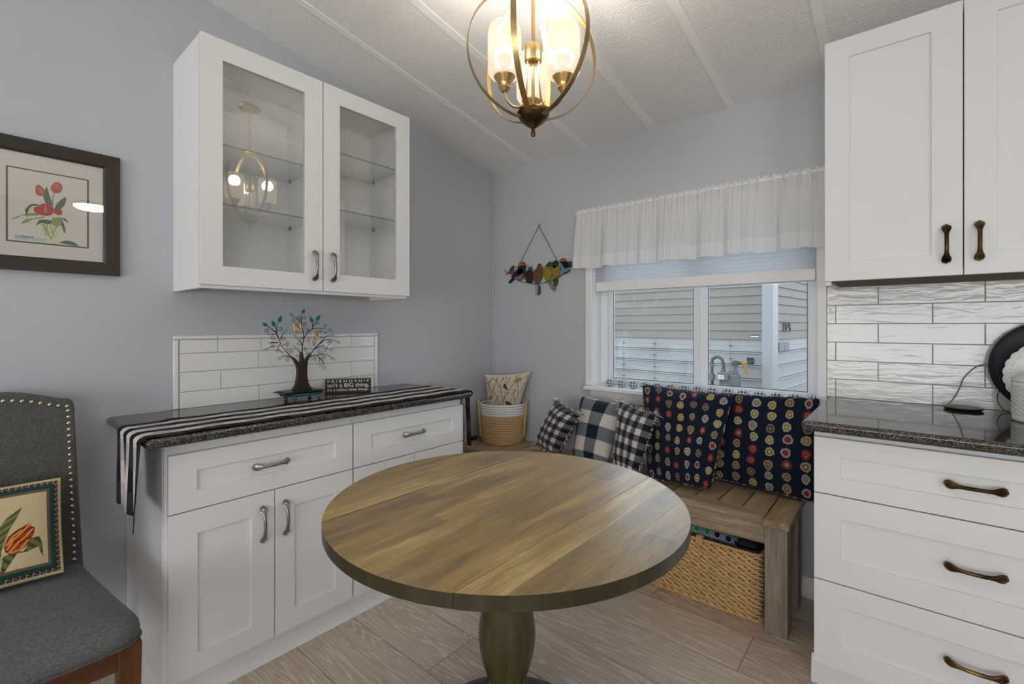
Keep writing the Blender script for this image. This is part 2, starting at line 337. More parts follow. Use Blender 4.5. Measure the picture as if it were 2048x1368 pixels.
SP=[(-1.4583,1.2566,0.0081),(-1.4328,1.2585,0.0081),(-1.4841,1.2461,0.0081),(-1.4331,1.2298,0.0081),(-1.4168,1.2037,0.0081),(-1.4471,1.1631,0.0081),(-1.4583,1.1394,0.0081),(-1.4301,1.1133,0.0081),(-1.4931,1.1076,0.0091),(-1.462,1.0843,0.0081),(-1.4149,1.0932,0.0081),(-1.5112,1.0704,0.0091),(-1.5978,1.1995,0.0098),(-1.5395,1.2069,0.0098),(-1.5724,1.1692,0.0098),(-1.5272,1.1637,0.0091),(-1.5751,1.1445,0.0072),(-1.3681,1.2319,0.0081),(-1.3332,1.2213,0.0081),(-1.33,1.1866,0.0072),(-1.3522,1.1957,0.0072),(-1.3542,1.1689,0.0081),(-1.3602,1.0984,0.0081),(-1.3819,1.0672,0.0081),(-1.3389,1.0726,0.0081),(-1.3033,1.1427,0.0081),(-1.33,1.1057,0.0072),(-1.55,1.1135,0.0091)]
LV=[(-1.4433,1.2761,-1.4312,1.2994,0.0),(-1.3917,1.2337,-1.4064,1.2656,0.0),(-1.3772,1.2425,-1.3582,1.2725,0.0),(-1.5482,1.2348,-1.5367,1.2664,0.0),(-1.5655,1.2169,-1.5813,1.2445,0.0),(-1.5961,1.2187,-1.6195,1.2337,0.0),(-1.5219,1.1863,-1.5129,1.2097,1.0),(-1.4859,1.2625,-1.5022,1.2822,1.0),(-1.3219,1.2062,-1.295,1.1893,1.0),(-1.3013,1.1746,-1.2804,1.1766,1.0),(-1.272,1.1459,-1.2498,1.1314,2.0),(-1.3054,1.0689,-1.2812,1.0512,2.0),(-1.3562,1.0467,-1.3614,1.0184,2.0),(-1.3401,1.0361,-1.3332,1.0049,2.0),(-1.5325,1.0823,-1.5604,1.0695,2.0),(-1.5911,1.1221,-1.6162,1.1109,2.0),(-1.4668,1.1599,-1.4877,1.1804,2.0),(-1.4657,1.1102,-1.4841,1.131,2.0),(-1.3858,1.1241,-1.3917,1.1601,2.0),(-1.3116,1.1119,-1.2854,1.0984,2.0),(-1.5094,1.1282,-1.5129,1.1572,2.0),(-1.4244,1.1459,-1.4033,1.1679,2.0)]
SC={'teal':[[(0.1554,1.5991),(0.1843,1.629),(0.2,1.6277),(0.2026,1.6075),(0.1765,1.5975)],[(0.6434,1.6206),(0.6692,1.6165),(0.682,1.6046),(0.6563,1.5959),(0.6456,1.6022)],[(0.4094,1.4727),(0.4214,1.4835),(0.4261,1.4527),(0.4214,1.4281),(0.4094,1.426)],[(0.3342,1.609),(0.3539,1.6113),(0.3612,1.5913),(0.3441,1.5888),(0.3293,1.5938)]],'red':[[(0.1501,1.5874),(0.1817,1.6051),(0.2,1.6037),(0.2026,1.5835),(0.1843,1.5728),(0.1554,1.5809)]],'dark':[[(0.1234,1.569),(0.1501,1.5854),(0.1474,1.5916)],[(0.5191,1.6016),(0.5598,1.602),(0.5418,1.5886),(0.5282,1.5915)],[(0.5777,1.6227),(0.6261,1.6221),(0.6434,1.6097),(0.6477,1.5911),(0.6261,1.5837),(0.6086,1.5943),(0.5954,1.6138)]],'cream':[[(0.2026,1.5995),(0.2104,1.6229),(0.2387,1.6246),(0.2439,1.6083),(0.2156,1.5946)],[(0.2995,1.6157),(0.3144,1.6223),(0.3318,1.6092),(0.3244,1.5942),(0.3119,1.5834)],[(0.3903,1.493),(0.4071,1.4939),(0.4094,1.4612),(0.4047,1.427),(0.3927,1.4275),(0.3888,1.4623)],[(0.571,1.6159),(0.5777,1.619),(0.5821,1.5928),(0.5741,1.5934)],[(0.5821,1.5559),(0.6042,1.5506),(0.591,1.5368),(0.5777,1.534)]],'orange':[[(0.2439,1.636),(0.2566,1.6508),(0.2744,1.6524),(0.2945,1.6416),(0.302,1.6292),(0.2744,1.6236),(0.249,1.6237)],[(0.2285,1.5419),(0.249,1.5564),(0.2744,1.5488),(0.2769,1.5348),(0.249,1.5287)],[(0.5777,1.6301),(0.5865,1.6404),(0.6086,1.6431),(0.6239,1.6333),(0.6282,1.6238),(0.6042,1.6222)]],'navy':[[(0.2387,1.6206),(0.2844,1.6247),(0.3095,1.6149),(0.2995,1.5961),(0.2844,1.5776),(0.2336,1.5575),(0.1896,1.5504),(0.1817,1.561),(0.2078,1.5832),(0.2336,1.6011)],[(0.1843,1.5488),(0.2078,1.5433),(0.1817,1.5209),(0.1554,1.5124),(0.1659,1.5339)],[(0.6261,1.5563),(0.6606,1.5683),(0.6391,1.5554),(0.6086,1.5448)]],'green':[[(0.2794,1.5543),(0.2895,1.5811),(0.3045,1.5879),(0.2995,1.5647),(0.2844,1.5422)],[(0.5146,1.617),(0.5373,1.6337),(0.5598,1.6317),(0.5688,1.6161),(0.5598,1.602),(0.5237,1.6013)],[(0.6499,1.5964),(0.6841,1.599),(0.6862,1.5898),(0.6563,1.5868)]],'maroon':[[(0.3045,1.5761),(0.3244,1.5903),(0.3539,1.5841),(0.3685,1.5637),(0.3636,1.5331),(0.3587,1.5102),(0.3342,1.5059),(0.3095,1.5171),(0.2995,1.5451)]],'amber':[[(0.3733,1.5788),(0.3878,1.5893),(0.4403,1.5833),(0.4426,1.5584),(0.4356,1.5285),(0.4214,1.5065),(0.3975,1.4964),(0.3782,1.5091),(0.3675,1.5406)],[(0.3927,1.5927),(0.4071,1.6223),(0.4214,1.6257),(0.4356,1.6123),(0.4426,1.587),(0.4166,1.5871)]],'olive':[[(0.4638,1.6062),(0.4916,1.6265),(0.5054,1.632),(0.5168,1.6205),(0.51,1.6024),(0.4916,1.6001)],[(0.5237,1.5115),(0.5621,1.5203),(0.5598,1.4907),(0.5463,1.4692),(0.5373,1.4809)]],'yellow':[[(0.4521,1.5919),(0.4731,1.6016),(0.5008,1.5975),(0.5146,1.572),(0.5168,1.5382),(0.5008,1.513),(0.4777,1.5069),(0.4591,1.5269),(0.4497,1.5579)],[(0.5146,1.5983),(0.5688,1.5994),(0.5799,1.5745),(0.5754,1.5453),(0.5598,1.5223),(0.5328,1.5222),(0.5214,1.5416)],[(0.6413,1.5825),(0.6649,1.5879),(0.652,1.5762)]],'pink':[[(0.487,1.5063),(0.5008,1.5054),(0.5373,1.4697),(0.5441,1.4507),(0.5282,1.4496),(0.5054,1.4714)]],'sky':[[(0.5799,1.6114),(0.5954,1.6083),(0.6064,1.5908),(0.6261,1.5783),(0.652,1.5689),(0.6261,1.5563),(0.602,1.5618),(0.5865,1.5814)],[(0.2854,1.5846),(0.2804,1.5722),(0.2673,1.5653),(0.251,1.5664),(0.2377,1.5753),(0.2326,1.5885),(0.2377,1.601),(0.251,1.6078),(0.2673,1.6066),(0.2804,1.5977)]]}
SCW=[(0.1765,1.5614),(0.2182,1.5386),(0.2592,1.5221),(0.3045,1.5104),(0.3539,1.5008),(0.3927,1.4928),(0.4308,1.4964),(0.4731,1.5015),(0.5146,1.5121),(0.5688,1.5291),(0.6042,1.5469),(0.6434,1.555)]
SCC=[(0.4118,1.8765),(0.2668,1.6617),(0.5576,1.6356)]
PA={'red':[[(-2.2988,1.6854),(-2.2925,1.6969),(-2.2831,1.6911),(-2.2742,1.6753),(-2.28,1.662),(-2.2925,1.6602),(-2.2981,1.67)],[(-2.2614,1.696),(-2.2543,1.7098),(-2.2446,1.7166),(-2.2347,1.709),(-2.233,1.6957),(-2.2396,1.6806),(-2.2527,1.6768),(-2.2602,1.6851)],[(-2.3019,1.6185),(-2.2894,1.6254),(-2.2831,1.6346),(-2.2672,1.6378),(-2.2576,1.6316),(-2.2537,1.6144),(-2.2608,1.5995),(-2.2768,1.5944),(-2.2925,1.5982),(-2.3012,1.6054)],[(-2.2495,1.6152),(-2.2413,1.6249),(-2.233,1.6182),(-2.2354,1.6051),(-2.2478,1.6042)]],'green':[[(-2.28,1.6607),(-2.272,1.6936),(-2.2656,1.6704),(-2.2576,1.6361),(-2.2672,1.6342),(-2.2752,1.6416)],[(-2.2527,1.6191),(-2.2478,1.6381),(-2.2347,1.6589),(-2.2231,1.6682),(-2.2264,1.6423),(-2.238,1.6219),(-2.2511,1.6058)],[(-2.3233,1.6057),(-2.3111,1.6255),(-2.2988,1.6302),(-2.2863,1.626),(-2.305,1.6223),(-2.3142,1.6074),(-2.3188,1.5825),(-2.3218,1.5972)],[(-2.2478,1.5929),(-2.2347,1.5906),(-2.2247,1.5558),(-2.2281,1.5425),(-2.2347,1.5679),(-2.2478,1.5702)],[(-2.2972,1.5576),(-2.2894,1.5766),(-2.2736,1.5816),(-2.2576,1.5799),(-2.264,1.5675),(-2.2831,1.5688)],[(-2.238,1.5946),(-2.2247,1.5947),(-2.2154,1.5789),(-2.2281,1.5872)],[(-2.2582,1.6315),(-2.2563,1.6319),(-2.2534,1.6753),(-2.2553,1.6763)],[(-2.2413,1.5078),(-2.2247,1.5169),(-2.2045,1.5151),(-2.1909,1.5031),(-2.2181,1.5041)]],'lime':[[(-2.3561,1.5694),(-2.3414,1.5815),(-2.3324,1.5866),(-2.3384,1.5777),(-2.3503,1.5704)],[(-2.3339,1.5581),(-2.3203,1.5757),(-2.305,1.5805),(-2.3142,1.568),(-2.3263,1.5602)],[(-2.3324,1.5866),(-2.3142,1.5964),(-2.2925,1.6004),(-2.2894,1.5944),(-2.3142,1.5877)],[(-2.2576,1.5911),(-2.238,1.5946),(-2.2347,1.577),(-2.2446,1.5617),(-2.2576,1.5686)],[(-2.305,1.5805),(-2.2768,1.5922),(-2.2768,1.5877),(-2.3034,1.5777)]],'stem':[[(-2.2831,1.5644),(-2.2806,1.567),(-2.2656,1.5269),(-2.2672,1.5244)],[(-2.2704,1.5665),(-2.2685,1.5677),(-2.2736,1.5257),(-2.2755,1.5255)],[(-2.264,1.5653),(-2.2621,1.5656),(-2.2511,1.5245),(-2.253,1.5234)],[(-2.2478,1.5657),(-2.2459,1.5651),(-2.2608,1.5186),(-2.2627,1.5184)],[(-2.2768,1.5677),(-2.2752,1.5688),(-2.2592,1.5166),(-2.2608,1.515)]],'glass':[[(-2.2863,1.5683),(-2.2831,1.5332),(-2.2752,1.5143),(-2.264,1.5025),(-2.2478,1.5047),(-2.238,1.5219),(-2.233,1.5454),(-2.2363,1.5676),(-2.2576,1.5686)]],'blue':[[(-2.3488,1.5104),(-2.3263,1.5223),(-2.3019,1.5172),(-2.2768,1.5141),(-2.2768,1.5052),(-2.305,1.5057),(-2.3354,1.5058)]],'orange':[[(-2.2894,1.683),(-2.2856,1.6861),(-2.28,1.6718),(-2.2837,1.6665)],[(-2.28,1.6183),(-2.2736,1.633),(-2.2688,1.6115),(-2.2752,1.6014)],[(-2.2511,1.7007),(-2.2446,1.7089),(-2.2413,1.7029),(-2.2472,1.6948)]],'sign':[[(-2.3458,1.5203),(-2.3446,1.5213),(-2.3434,1.5138),(-2.3446,1.5136)],[(-2.3428,1.5173),(-2.3339,1.5169),(-2.3339,1.5152),(-2.3428,1.5156)],[(-2.3309,1.5225),(-2.3297,1.5227),(-2.33,1.5131),(-2.3312,1.5129)],[(-2.3294,1.5175),(-2.305,1.5185),(-2.3025,1.5215),(-2.3034,1.5161),(-2.3288,1.515)]]}
BB=[[(0.011,0.966),(0.045,0.878)],[(0.105,0.885),(0.074,0.777),(0.112,0.669),(0.218,0.601),(0.297,0.493),(0.349,0.304)],[(0.284,0.953),(0.269,0.878),(0.314,0.764),(0.379,0.703),(0.405,0.628),(0.421,0.493),(0.476,0.412),(0.474,0.304)],[(0.498,0.966),(0.401,0.899),(0.351,0.791),(0.379,0.703)],[(0.269,0.878),(0.187,0.709),(0.136,0.601),(0.106,0.534)],[(0.151,0.932),(0.269,0.878)],[(0.172,0.932),(0.098,0.845),(0.029,0.804)],[(0.719,0.824),(0.623,0.709),(0.562,0.588),(0.496,0.493),(0.476,0.412)],[(0.514,0.669),(0.492,0.561),(0.483,0.453)],[(0.754,0.818),(0.814,0.709),(0.859,0.574),(0.869,0.52),(0.824,0.426),(0.839,0.304)],[(0.976,0.791),(0.931,0.669),(0.884,0.547)],[(0.733,0.669),(0.733,0.588),(0.776,0.466),(0.824,0.426)],[(0.804,0.993),(0.726,0.899)],[(0.712,0.98),(0.706,0.899)],[(0.437,0.439),(0.384,0.345)],[(0.295,0.507),(0.237,0.358)],[(0.709,0.453),(0.653,0.385)],[(0.314,0.561),(0.284,0.493)],[(0.933,0.953),(0.975,0.872)],[(0.405,0.953),(0.421,0.899)],[(0.075,0.426),(0.074,0.345)],[(0.549,0.588),(0.61,0.588)],[(0.783,0.655),(0.745,0.601)],[(0.57,0.939),(0.546,0.845),(0.498,0.764)]]
BP={'green':[[(0.612,0.851),(0.691,0.865),(0.727,0.892),(0.818,0.912),(0.871,0.885),(0.844,0.845),(0.768,0.818),(0.696,0.838)]],'brown':[[(0.426,0.75),(0.45,0.807),(0.484,0.804),(0.505,0.764),(0.544,0.696),(0.59,0.662),(0.521,0.669),(0.46,0.709)],[(0.51,0.412),(0.579,0.412),(0.65,0.399),(0.729,0.345),(0.774,0.32),(0.663,0.324),(0.572,0.331)]],'orange':[[(-0.013,0.459),(0.033,0.473),(0.091,0.541),(0.191,0.557),(0.142,0.48),(0.093,0.439),(0.044,0.446)]],'leaf':[[(0.053,0.789),(0.07,0.803),(0.087,0.781),(0.079,0.765)],[(0.041,0.695),(0.058,0.708),(0.075,0.686),(0.066,0.67)],[(0.459,0.843),(0.476,0.857),(0.493,0.835),(0.485,0.819)],[(0.483,0.918),(0.5,0.931),(0.517,0.909),(0.509,0.893)],[(0.552,0.931),(0.569,0.945),(0.586,0.923),(0.578,0.907)],[(0.352,0.627),(0.369,0.641),(0.386,0.619),(0.378,0.603)],[(0.673,0.586),(0.69,0.6),(0.708,0.578),(0.7,0.562)],[(0.535,0.593),(0.552,0.607),(0.57,0.585),(0.561,0.569)],[(0.73,0.654),(0.746,0.668),(0.764,0.646),(0.756,0.63)]]}
# ================================================================== THE SETTING
CZ, CK = 2.305, .161
def ceil_z(y): return CZ-CK*y if y > -4 else CZ+CK*4+CK*(y+4)
b = MB(); b.box((-.1, -6.4, -.08), (5.4, .14, 0)); struct(b.build('floor', M['floor'], smooth=False))
b = MB(); b.box((-.12, -6.4, -.08), (0, .0, 3.1)); struct(b.build('wall_left', M['wall'], smooth=False))
WX0, WX1, WZ0, WZ1 = .814, 1.953, .862, 1.80
b = MB(); b.box((-.12, 0, -.08), (WX0, .14, 2.6)); b.box((WX1, 0, -.08), (5.4, .14, 2.6)); b.box((WX0, 0, -.08), (WX1, .14, WZ0-.022)); b.box((WX0, 0, WZ1), (WX1, .14, 2.6))
struct(b.build('wall_back', M['wall'], smooth=False))
b = MB(); b.box((5.3, -6.4, -.08), (5.42, .14, 3.1)); struct(b.build('wall_right', M['wall'], smooth=False))
b = MB(); b.box((-.12, -6.42, -.08), (5.42, -6.3, 3.1)); struct(b.build('wall_front', M['wall'], smooth=False))
b = MB()
for y0, y1 in ((0.14, -4), (-4, -6.4)):
    z0, z1 = ceil_z(y0), ceil_z(y1)
    b.hexa([(-.12, y1, z1), (5.42, y1, z1), (5.42, y0, z0), (-.12, y0, z0), (-.12, y1, z1+.1), (5.42, y1, z1+.1), (5.42, y0, z0+.1), (-.12, y0, z0+.1)])
struct(b.build('ceiling', M['ceil'], smooth=False))
for i, (xa, xb) in enumerate([(.327, .362), (.738, .776), (1.168, 1.213), (1.574, 1.610), (1.988, 2.023), (2.40, 2.44), (2.81, 2.85), (3.22, 3.26), (3.63, 3.67), (4.04, 4.08)]):
    b = MB(); z0, z1 = ceil_z(-.001), ceil_z(-4); e = .0035
    b.hexa([(xa, -4, z1-e), (xb, -4, z1-e), (xb, -.001, z0-e), (xa, -.001, z0-e), (xa, -4, z1+.01), (xb, -4, z1+.01), (xb, -.001, z0+.01), (xa, -.001, z0+.01)])
    struct(b.build('trim_%d' % (i+1), M['ceil_strip'], smooth=False))
b = MB(); b.tube([(.006, -.006, .46), (.006, -.006, 2.30)], .006, 8); struct(b.build('trim_corner', plain('corner_bead', S(186,190,196), .5)))
def profile_board(p0, p1, n, h, t):  # baseboard between two floor points with outward normal n
    b = MB(); pr = [(0, 0), (t, 0), (t, h*.8), (t*.55, h*.92), (t*.3, h), (0, h)]
    b.prism([(p0[0]+n[0]*a, p0[1]+n[1]*a, z) for a, z in pr], (p1[0]-p0[0], p1[1]-p0[1], 0)); return b
struct(profile_board((.0, -.001), (2.02, -.001), (0, -1), .09, .014).build('baseboard_back', M['trimw']))
struct(profile_board((.001, -6.3), (.001, -2.06), (1, 0), .09, .014).build('baseboard_left', M['trimw']))

# ---- window
win = bpy.data.objects.new('window_1', None); COL.objects.link(win); win.location = (1.38, 0, .86); BASE['window_1'] = (1.38, 0, .86); win['kind'] = 'structure'
b = MB(); b.box((.768, -.018, .864), (WX0, -.0005, 1.86)); b.box((WX1, -.018, .864), (1.9875, -.0005, 1.86)); b.box((WX0+.0005, -.018, WZ1), (WX1-.0005, -.0005, 1.86)); b.build('casing', M['trimw'], win, bevel=.003)
b = MB(); b.box((.775, -.055, .840), (1.992, .10, .862)); b.build('window_sill', M['trimw'], win, bevel=.005, seg=3)
b = MB(); b.prism([(.80, -.022, .839), (.80, -.0005, .839), (.80, -.0005, .775), (.80, -.010, .775), (.80, -.016, .80)], (1.175, 0, 0)); b.build('apron', M['trimw'], win, bevel=.002)
b = MB(); b.box((WX0-.001, .0, .862), (WX0+.006, .14, WZ1)); b.box((WX1-.006, 0, .862), (WX1+.001, .14, WZ1)); b.box((WX0, 0, WZ1-.006), (WX1, .14, WZ1)); b.build('jamb_liner', M['vinyl'], win, bevel=.001)
fy0, fy1 = .075, .135
b = MB()
for x0, x1, z0, z1 in ((.82, .868, .862, 1.79), (1.905, 1.947, .862, 1.79), (.868, 1.905, .862, .886), (.868, 1.905, 1.75, 1.79)): b.box((x0, fy0, z0), (x1, fy1, z1))
b.box((.868, .085, .884), (.880, .13, 1.76)); b.build('window_frame', M['vinyl'], win, bevel=.003)
def sash(x0, x1, y0, y1, lw, rw, nm, dark=False):
    b = MB(); z0, z1 = .886, 1.75
    b.box((x0, y0, z0), (x0+lw, y1, z1)); b.box((x1-rw, y0, z0), (x1, y1, z1)); b.box((x0+lw, y0, z0), (x1-rw, y1, z0+.02)); b.box((x0+lw, y0, z1-.03), (x1-rw, y1, z1))
    s_ = b.build(nm, M['vinyl'], win, bevel=.002)
    g = MB(); g.box((x0+lw-.002, (y0+y1)/2-.002, z0+.018), (x1-rw+.002, (y0+y1)/2+.002, z1-.028)); g.build('pane', M['winglass'], s_, smooth=False)
    k = MB(); ym = (y0+y1)/2-.004
    for xx in (x0+lw, x1-rw-.003): k.box((xx, ym-.003, z0+.02), (xx+.003, ym, z1-.03))
    k.box((x0+lw, ym-.003, z0+.02), (x1-rw, ym, z0+.023)); k.build('gasket', M['black'], s_, smooth=False)
sash(.880, 1.408, .082, .105, .022, .030, 'sliding_sash')
sash(1.400, 1.905, .108, .130, .046, .006, 'fixed_sash')

# ---- behind the camera: window frames added around the fill lights, and a ceiling light
def added_window_frame(name, c, half, z0, z1, axis):
    o = bpy.data.objects.new(name, None); COL.objects.link(o); o.location = c; BASE[name] = c; o['kind'] = 'structure'; b = MB(); t = .07
    def bar(u0, u1, a, e):
        if axis == 'x': b.box((c[0]-.03, c[1]+u0, a), (c[0], c[1]+u1, e))
        else: b.box((c[0]+u0, c[1], a), (c[0]+u1, c[1]+.03, e))
    bar(-half-t, -half, z0-t, z1+t); bar(half, half+t, z0-t, z1+t); bar(-half, half, z0-t, z0); bar(-half, half, z1, z1+t); bar(-.03, .03, z0, z1)
    b.build('casing', M['trimw'], o, bevel=.004)
added_window_frame('added_frame_side', (5.3, -4.4, 1.5), .8, .9, 2.1, 'x'); added_window_frame('added_frame_back', (2.6, -6.3, 1.2), 1.3, .35, 2.35, 'y')
def ceiling_disc(x, y, lab, en):
    z = ceil_z(y); t = thing('ceiling_light', lab, 'ceiling light', (x, y, z))
    b = MB(); b.lathe([(.0, 0), (.165, 0), (.17, -.02), (.17, -.035), (.155, -.035), (.155, -.02)], (x, y, z+.012), 32); b.build('base', M['nickel'], t)
    m_ = bpy.data.materials.get('ceiling_light_diffuser')
    if not m_:
        q = N('ceiling_light_diffuser'); q.set(col=(.9, .9, .88), emit=(1, .94, .86), estr=14.0); m_ = q.m
    b = MB(); b.lathe([(.153, -.03), (.15, -.05), (.12, -.068), (.06, -.078), (.0001, -.08)], (x, y, z+.012), 32); b.build('diffuser', m_, t)
ceiling_disc(4.6, -1.5, 'round lit ceiling light mirrored as a white oval in the tulip picture glass', 9)

# ================================================================== CABINETS
def shaker(b, plane, a0, a1, z0, z1, t, fr, rec, axis, back=None):
    """framed panel front. axis 'x': face looks +x at x=plane, spans y a0..a1; axis 'y': face looks -y at y=plane, spans x."""
    l, r, bt, tp = rec  # recess bounds
    def bx(u0, u1, v0, v1, d0, d1):
        if axis == 'x': b.box((plane-d1, u0, v0), (plane-d0, u1, v1))
        else: b.box((u0, plane+d0, v0), (u1, plane+d1, v1))
    P3 = lambda u, z, d: (plane-d, u, z) if axis == 'x' else (u, plane+d, z)
    O_ = [(a0, z0), (a1, z0), (a1, z1), (a0, z1)]; I_ = [(l, bt), (r, bt), (r, tp), (l, tp)]
    vs = [P3(*q, 0) for q in O_]+[P3(*q, 0) for q in I_]+[P3(*q, t) for q in O_]+[P3(*q, t) for q in I_]; fs = []
    for k in range(4):
        j = (k+1) % 4; fs += [(k, j, 4+j, 4+k), (8+k, 12+k, 12+j, 8+j), (k, 8+k, 8+j, j), (4+k, 4+j, 12+j, 12+k)]
    b.add(vs, fs); return bx
def front(name, parent, plane, a0, a1, z0, z1, rec, axis, hnd=None, mat=None, pane=False):
    b = MB(); bx = shaker(b, plane, a0, a1, z0, z1, .02, None, rec, axis)
    o = b.build(name, M['white'], parent, bevel=.0016)
    l, r, bt, tp = rec; p = MB()
    if pane:
        if axis == 'x': p.box((plane-.012, l-.004, bt-.004), (plane-.009, r+.004, tp+.004))
        p.build('pane', M['glass'], o, smooth=False)
    else:
        if axis == 'x': p.box((plane-.018, l-.003, bt-.003), (plane-.0095, r+.003, tp+.003))
        else: p.box((l-.003, plane+.0095, bt-.003), (r+.003, plane+.018, tp+.003))
        p.build('panel', M['white'], o, smooth=False)
    if hnd:
        c, d, mt, kind = hnd; out = Vector((1, 0, 0)) if axis == 'x' else Vector((0, -1, 0))
        handle(c, Vector(d), out, .131, mt, o)
    return o
def handle(c, d, out, L, mat, parent):
    """bow handle: teardrop ends resting on the front, thin arched middle."""
    b = MB(); c = Vector(c); d = d.normalized(); side = d.cross(out); n = 28; m = 12; vs = []; fs = []
    for i in range(n+1):
        t = i/n*2-1; a = abs(t)
        h = .0265*(1-abs(t)**2.6)+.0035
        wdt = .0056+.0072*math.exp(-((a-.80)/.20)**2); th = .0056 if a < .7 else .0056*(1-.25*(a-.7)/.3)
        if a > .93: q = math.sqrt(max(0, 1-((a-.93)/.07)**2)); wdt *= max(q, .12); th *= max(.35, q)
        for k in range(m):
            an = 2*PI*k/m; vs.append(c+d*(t*L/2)+out*(h+th*math.sin(an))+side*(wdt*math.cos(an)))
    for i in range(n):
        for k in range(m): fs.append((i*m+k, i*m+(k+1) % m, (i+1)*m+(k+1) % m, (i+1)*m+k))
    fs += [list(range(m))[::-1], [n*m+k for k in range(m)]]; b.add(vs, fs)
    for s_ in (-1, 1):
        p = c+d*(s_*L/2*.84); b.cyl(p-out*.0005, p+out*.011, .0058, .005, 12)
        # raised oval ring on each teardrop
        ring = [p+out*.0145+d*(.0085*math.cos(a))+side*(.0058*math.sin(a)) for a in [2*PI*k/18 for k in range(18)]]; b.tube(ring, .0011, 6, closed=True)
    return b.build('handle', mat, parent, ang=50, label='antique bronze bow handle' if mat.name.startswith('aged') else 'pewter bow handle')
FX = .505
def base_unit(y0, y1, lab, recd, d1, d2, hy, side):
    t = thing('base_cabinet', lab, 'cabinet', (.25, (y0+y1)/2, 0), 'white base cabinets under the sideboard worktop')
    b = MB(); b.box((.002, y0, .095), (.484, y1, .852)); b.box((.002, y0+(.0 if side < 0 else 0), 0), (.462, y1, .0955))
    b.build('body', M['white'], t, bevel=.0015)
    b = MB(); pr = [(.462, 0), (.482, 0), (.478, .012), (.466, .022), (.462, .05)]
    b.prism([(x, y0, z) for x, z in pr], (0, y1-y0, 0)); b.build('toe_moulding', M['white'], t)
    front('drawer', t, FX, recd[4], recd[5], .6305, .8143, recd[:4], 'x', ((FX, hy, .726), (0, 1, 0), M['nickel'], 0))
    front('door', t, FX, d1[0], d1[1], .0952, .6270, (d1[2], d1[3], .168, .551), 'x', ((FX, d1[4], .517), (0, 0, 1), M['nickel'], 0))
    front('door', t, FX, d2[0], d2[1], .0952, .6270, (d2[2], d2[3], .168, .551), 'x', ((FX, d2[4], .517), (0, 0, 1), M['nickel'], 0))
    return t
bu = base_unit(-2.0539, -1.4135, 'white shaker base cabinet with one drawer, nearest the grey chair', (-1.970, -1.492, .691, .755, -2.0475, -1.4165), (-2.0475, -1.7290, -1.968, -1.807, -1.772), (-1.7255, -1.4165, -1.655, -1.492, -1.693), -1.742, -1)
# base moulding on the exposed side
b = MB(); b.prism([(.02, -2.0538, 0), (.02, -2.066, 0), (.02, -2.064, .05), (.02, -2.0538, .07)], (.444, 0, 0)); b.build('side_moulding', M['white'], bu)
for xa, xb in ((.464, .4655), (.472, .4735), (.003, .012)):
    b = MB(); b.box((xa, -2.0552, .10), (xb, -2.0538, .852)); b.build('side_bead', M['white'], bu, smooth=False)
base_unit(-1.4130, -.7850, 'white shaker base cabinet with one drawer, beside the bench end', (-1.327, -.859, .691, .755, -1.4090, -.7870), (-1.4090, -1.1000, -1.332, -1.174, -1.137), (-1.0965, -.7870, -1.022, -.862, -1.060), -1.105, 1)
b = MB(); b.box((.001, -2.115, .8525), (.556, -.765, .884)); ct = b.build('worktop', M['granite'], bevel=.0135, seg=5); tag(ct, 'dark speckled granite worktop with rounded edge under the striped runner', 'worktop'); at(ct, (.28, -1.44, .8525))
# tiled splash behind the sideboard
t = thing('tile_backsplash', 'short white tile backsplash with raised trim behind the metal tree', 'backsplash', (.003, -1.437, .884))
b = MB(); b.box((.001, -1.909, .8845), (.008, -.965, 1.178)); b.build('grout', M['grout'], t, smooth=False)
rows = [(.8845, .9500, [-1.890, -1.586, -1.278, -.985]), (.9525, 1.0300, [-1.890, -1.740, -1.431, -1.124, -.985]), (1.0325, 1.1060, [-1.890, -1.588, -1.287, -.985]), (1.1085, 1.1620, [-1.890, -1.752, -1.577, -1.351, -1.278, -1.124, -.985])]
b = MB(); bd = MB()
for k, (z0, z1, ys) in enumerate(rows):
    for i in range(len(ys)-1):
        tgt = bd if (k == 3 and i in (1, 2, 4)) else b
        tgt.box((.007, ys[i]+.0012, z0), (.0125, ys[i+1]-.0012, z1))
b.build('tile', M['tile'], t, bevel=.0012); bd.build('patterned_tile', M['tile_d'], t, bevel=.0012, label='white tile embossed with a diamond pattern')
b = MB()
b.box((.001, -1.911, .8845), (.015, -1.8925, 1.1635)); b.box((.001, -.9825, .8845), (.015, -.9636, 1.1635))
ys = [-1.911, -1.752, -1.446, -1.124, -.9636]
for i in range(4): b.box((.001, ys[i]+.0006, 1.1645), (.0155, ys[i+1]-.0006, 1.1804))
b.build('edge_trim', M['tile'], t, bevel=.004, seg=3)

# wall cabinet with glass doors
t = thing('glass_door_wall_cabinet', 'white wall cabinet with two clear glass doors above the metal tree', 'cabinet', (.16, -1.45, 1.365))
Y0, Y1, Z0, Z1 = -1.9085, -.9925, 1.357, 2.272
b = MB(); b.box((.001, Y0, Z0), (.308, Y0+.018, Z1)); b.box((.001, Y1-.018, Z0), (.308, Y1, Z1)); b.box((.0015, Y0+.0182, Z1-.018), (.3078, Y1-.0182, Z1-.0003)); b.box((.001, Y0+.018, Z0+.022), (.308, Y1-.018, Z0+.04)); b.box((.001, Y0+.018, Z0+.04), (.008, Y1-.018, Z1-.018)); b.box((.008, -1.459, Z0+.04), (.308, -1.441, Z1-.018))
b.box((.29, Y0+.0182, Z0+.0003), (.3078, Y1-.0182, Z0+.0218)); b.build('body', M['white_in'], t, bevel=.001)
front('door', t, .330, -1.9105, -1.4525, 1.3693, 2.2727, (-1.838, -1.530, 1.440, 2.196), 'x', ((.330, -1.492, 1.475), (0, 0, 1), M['nickel'], 0), pane=True)
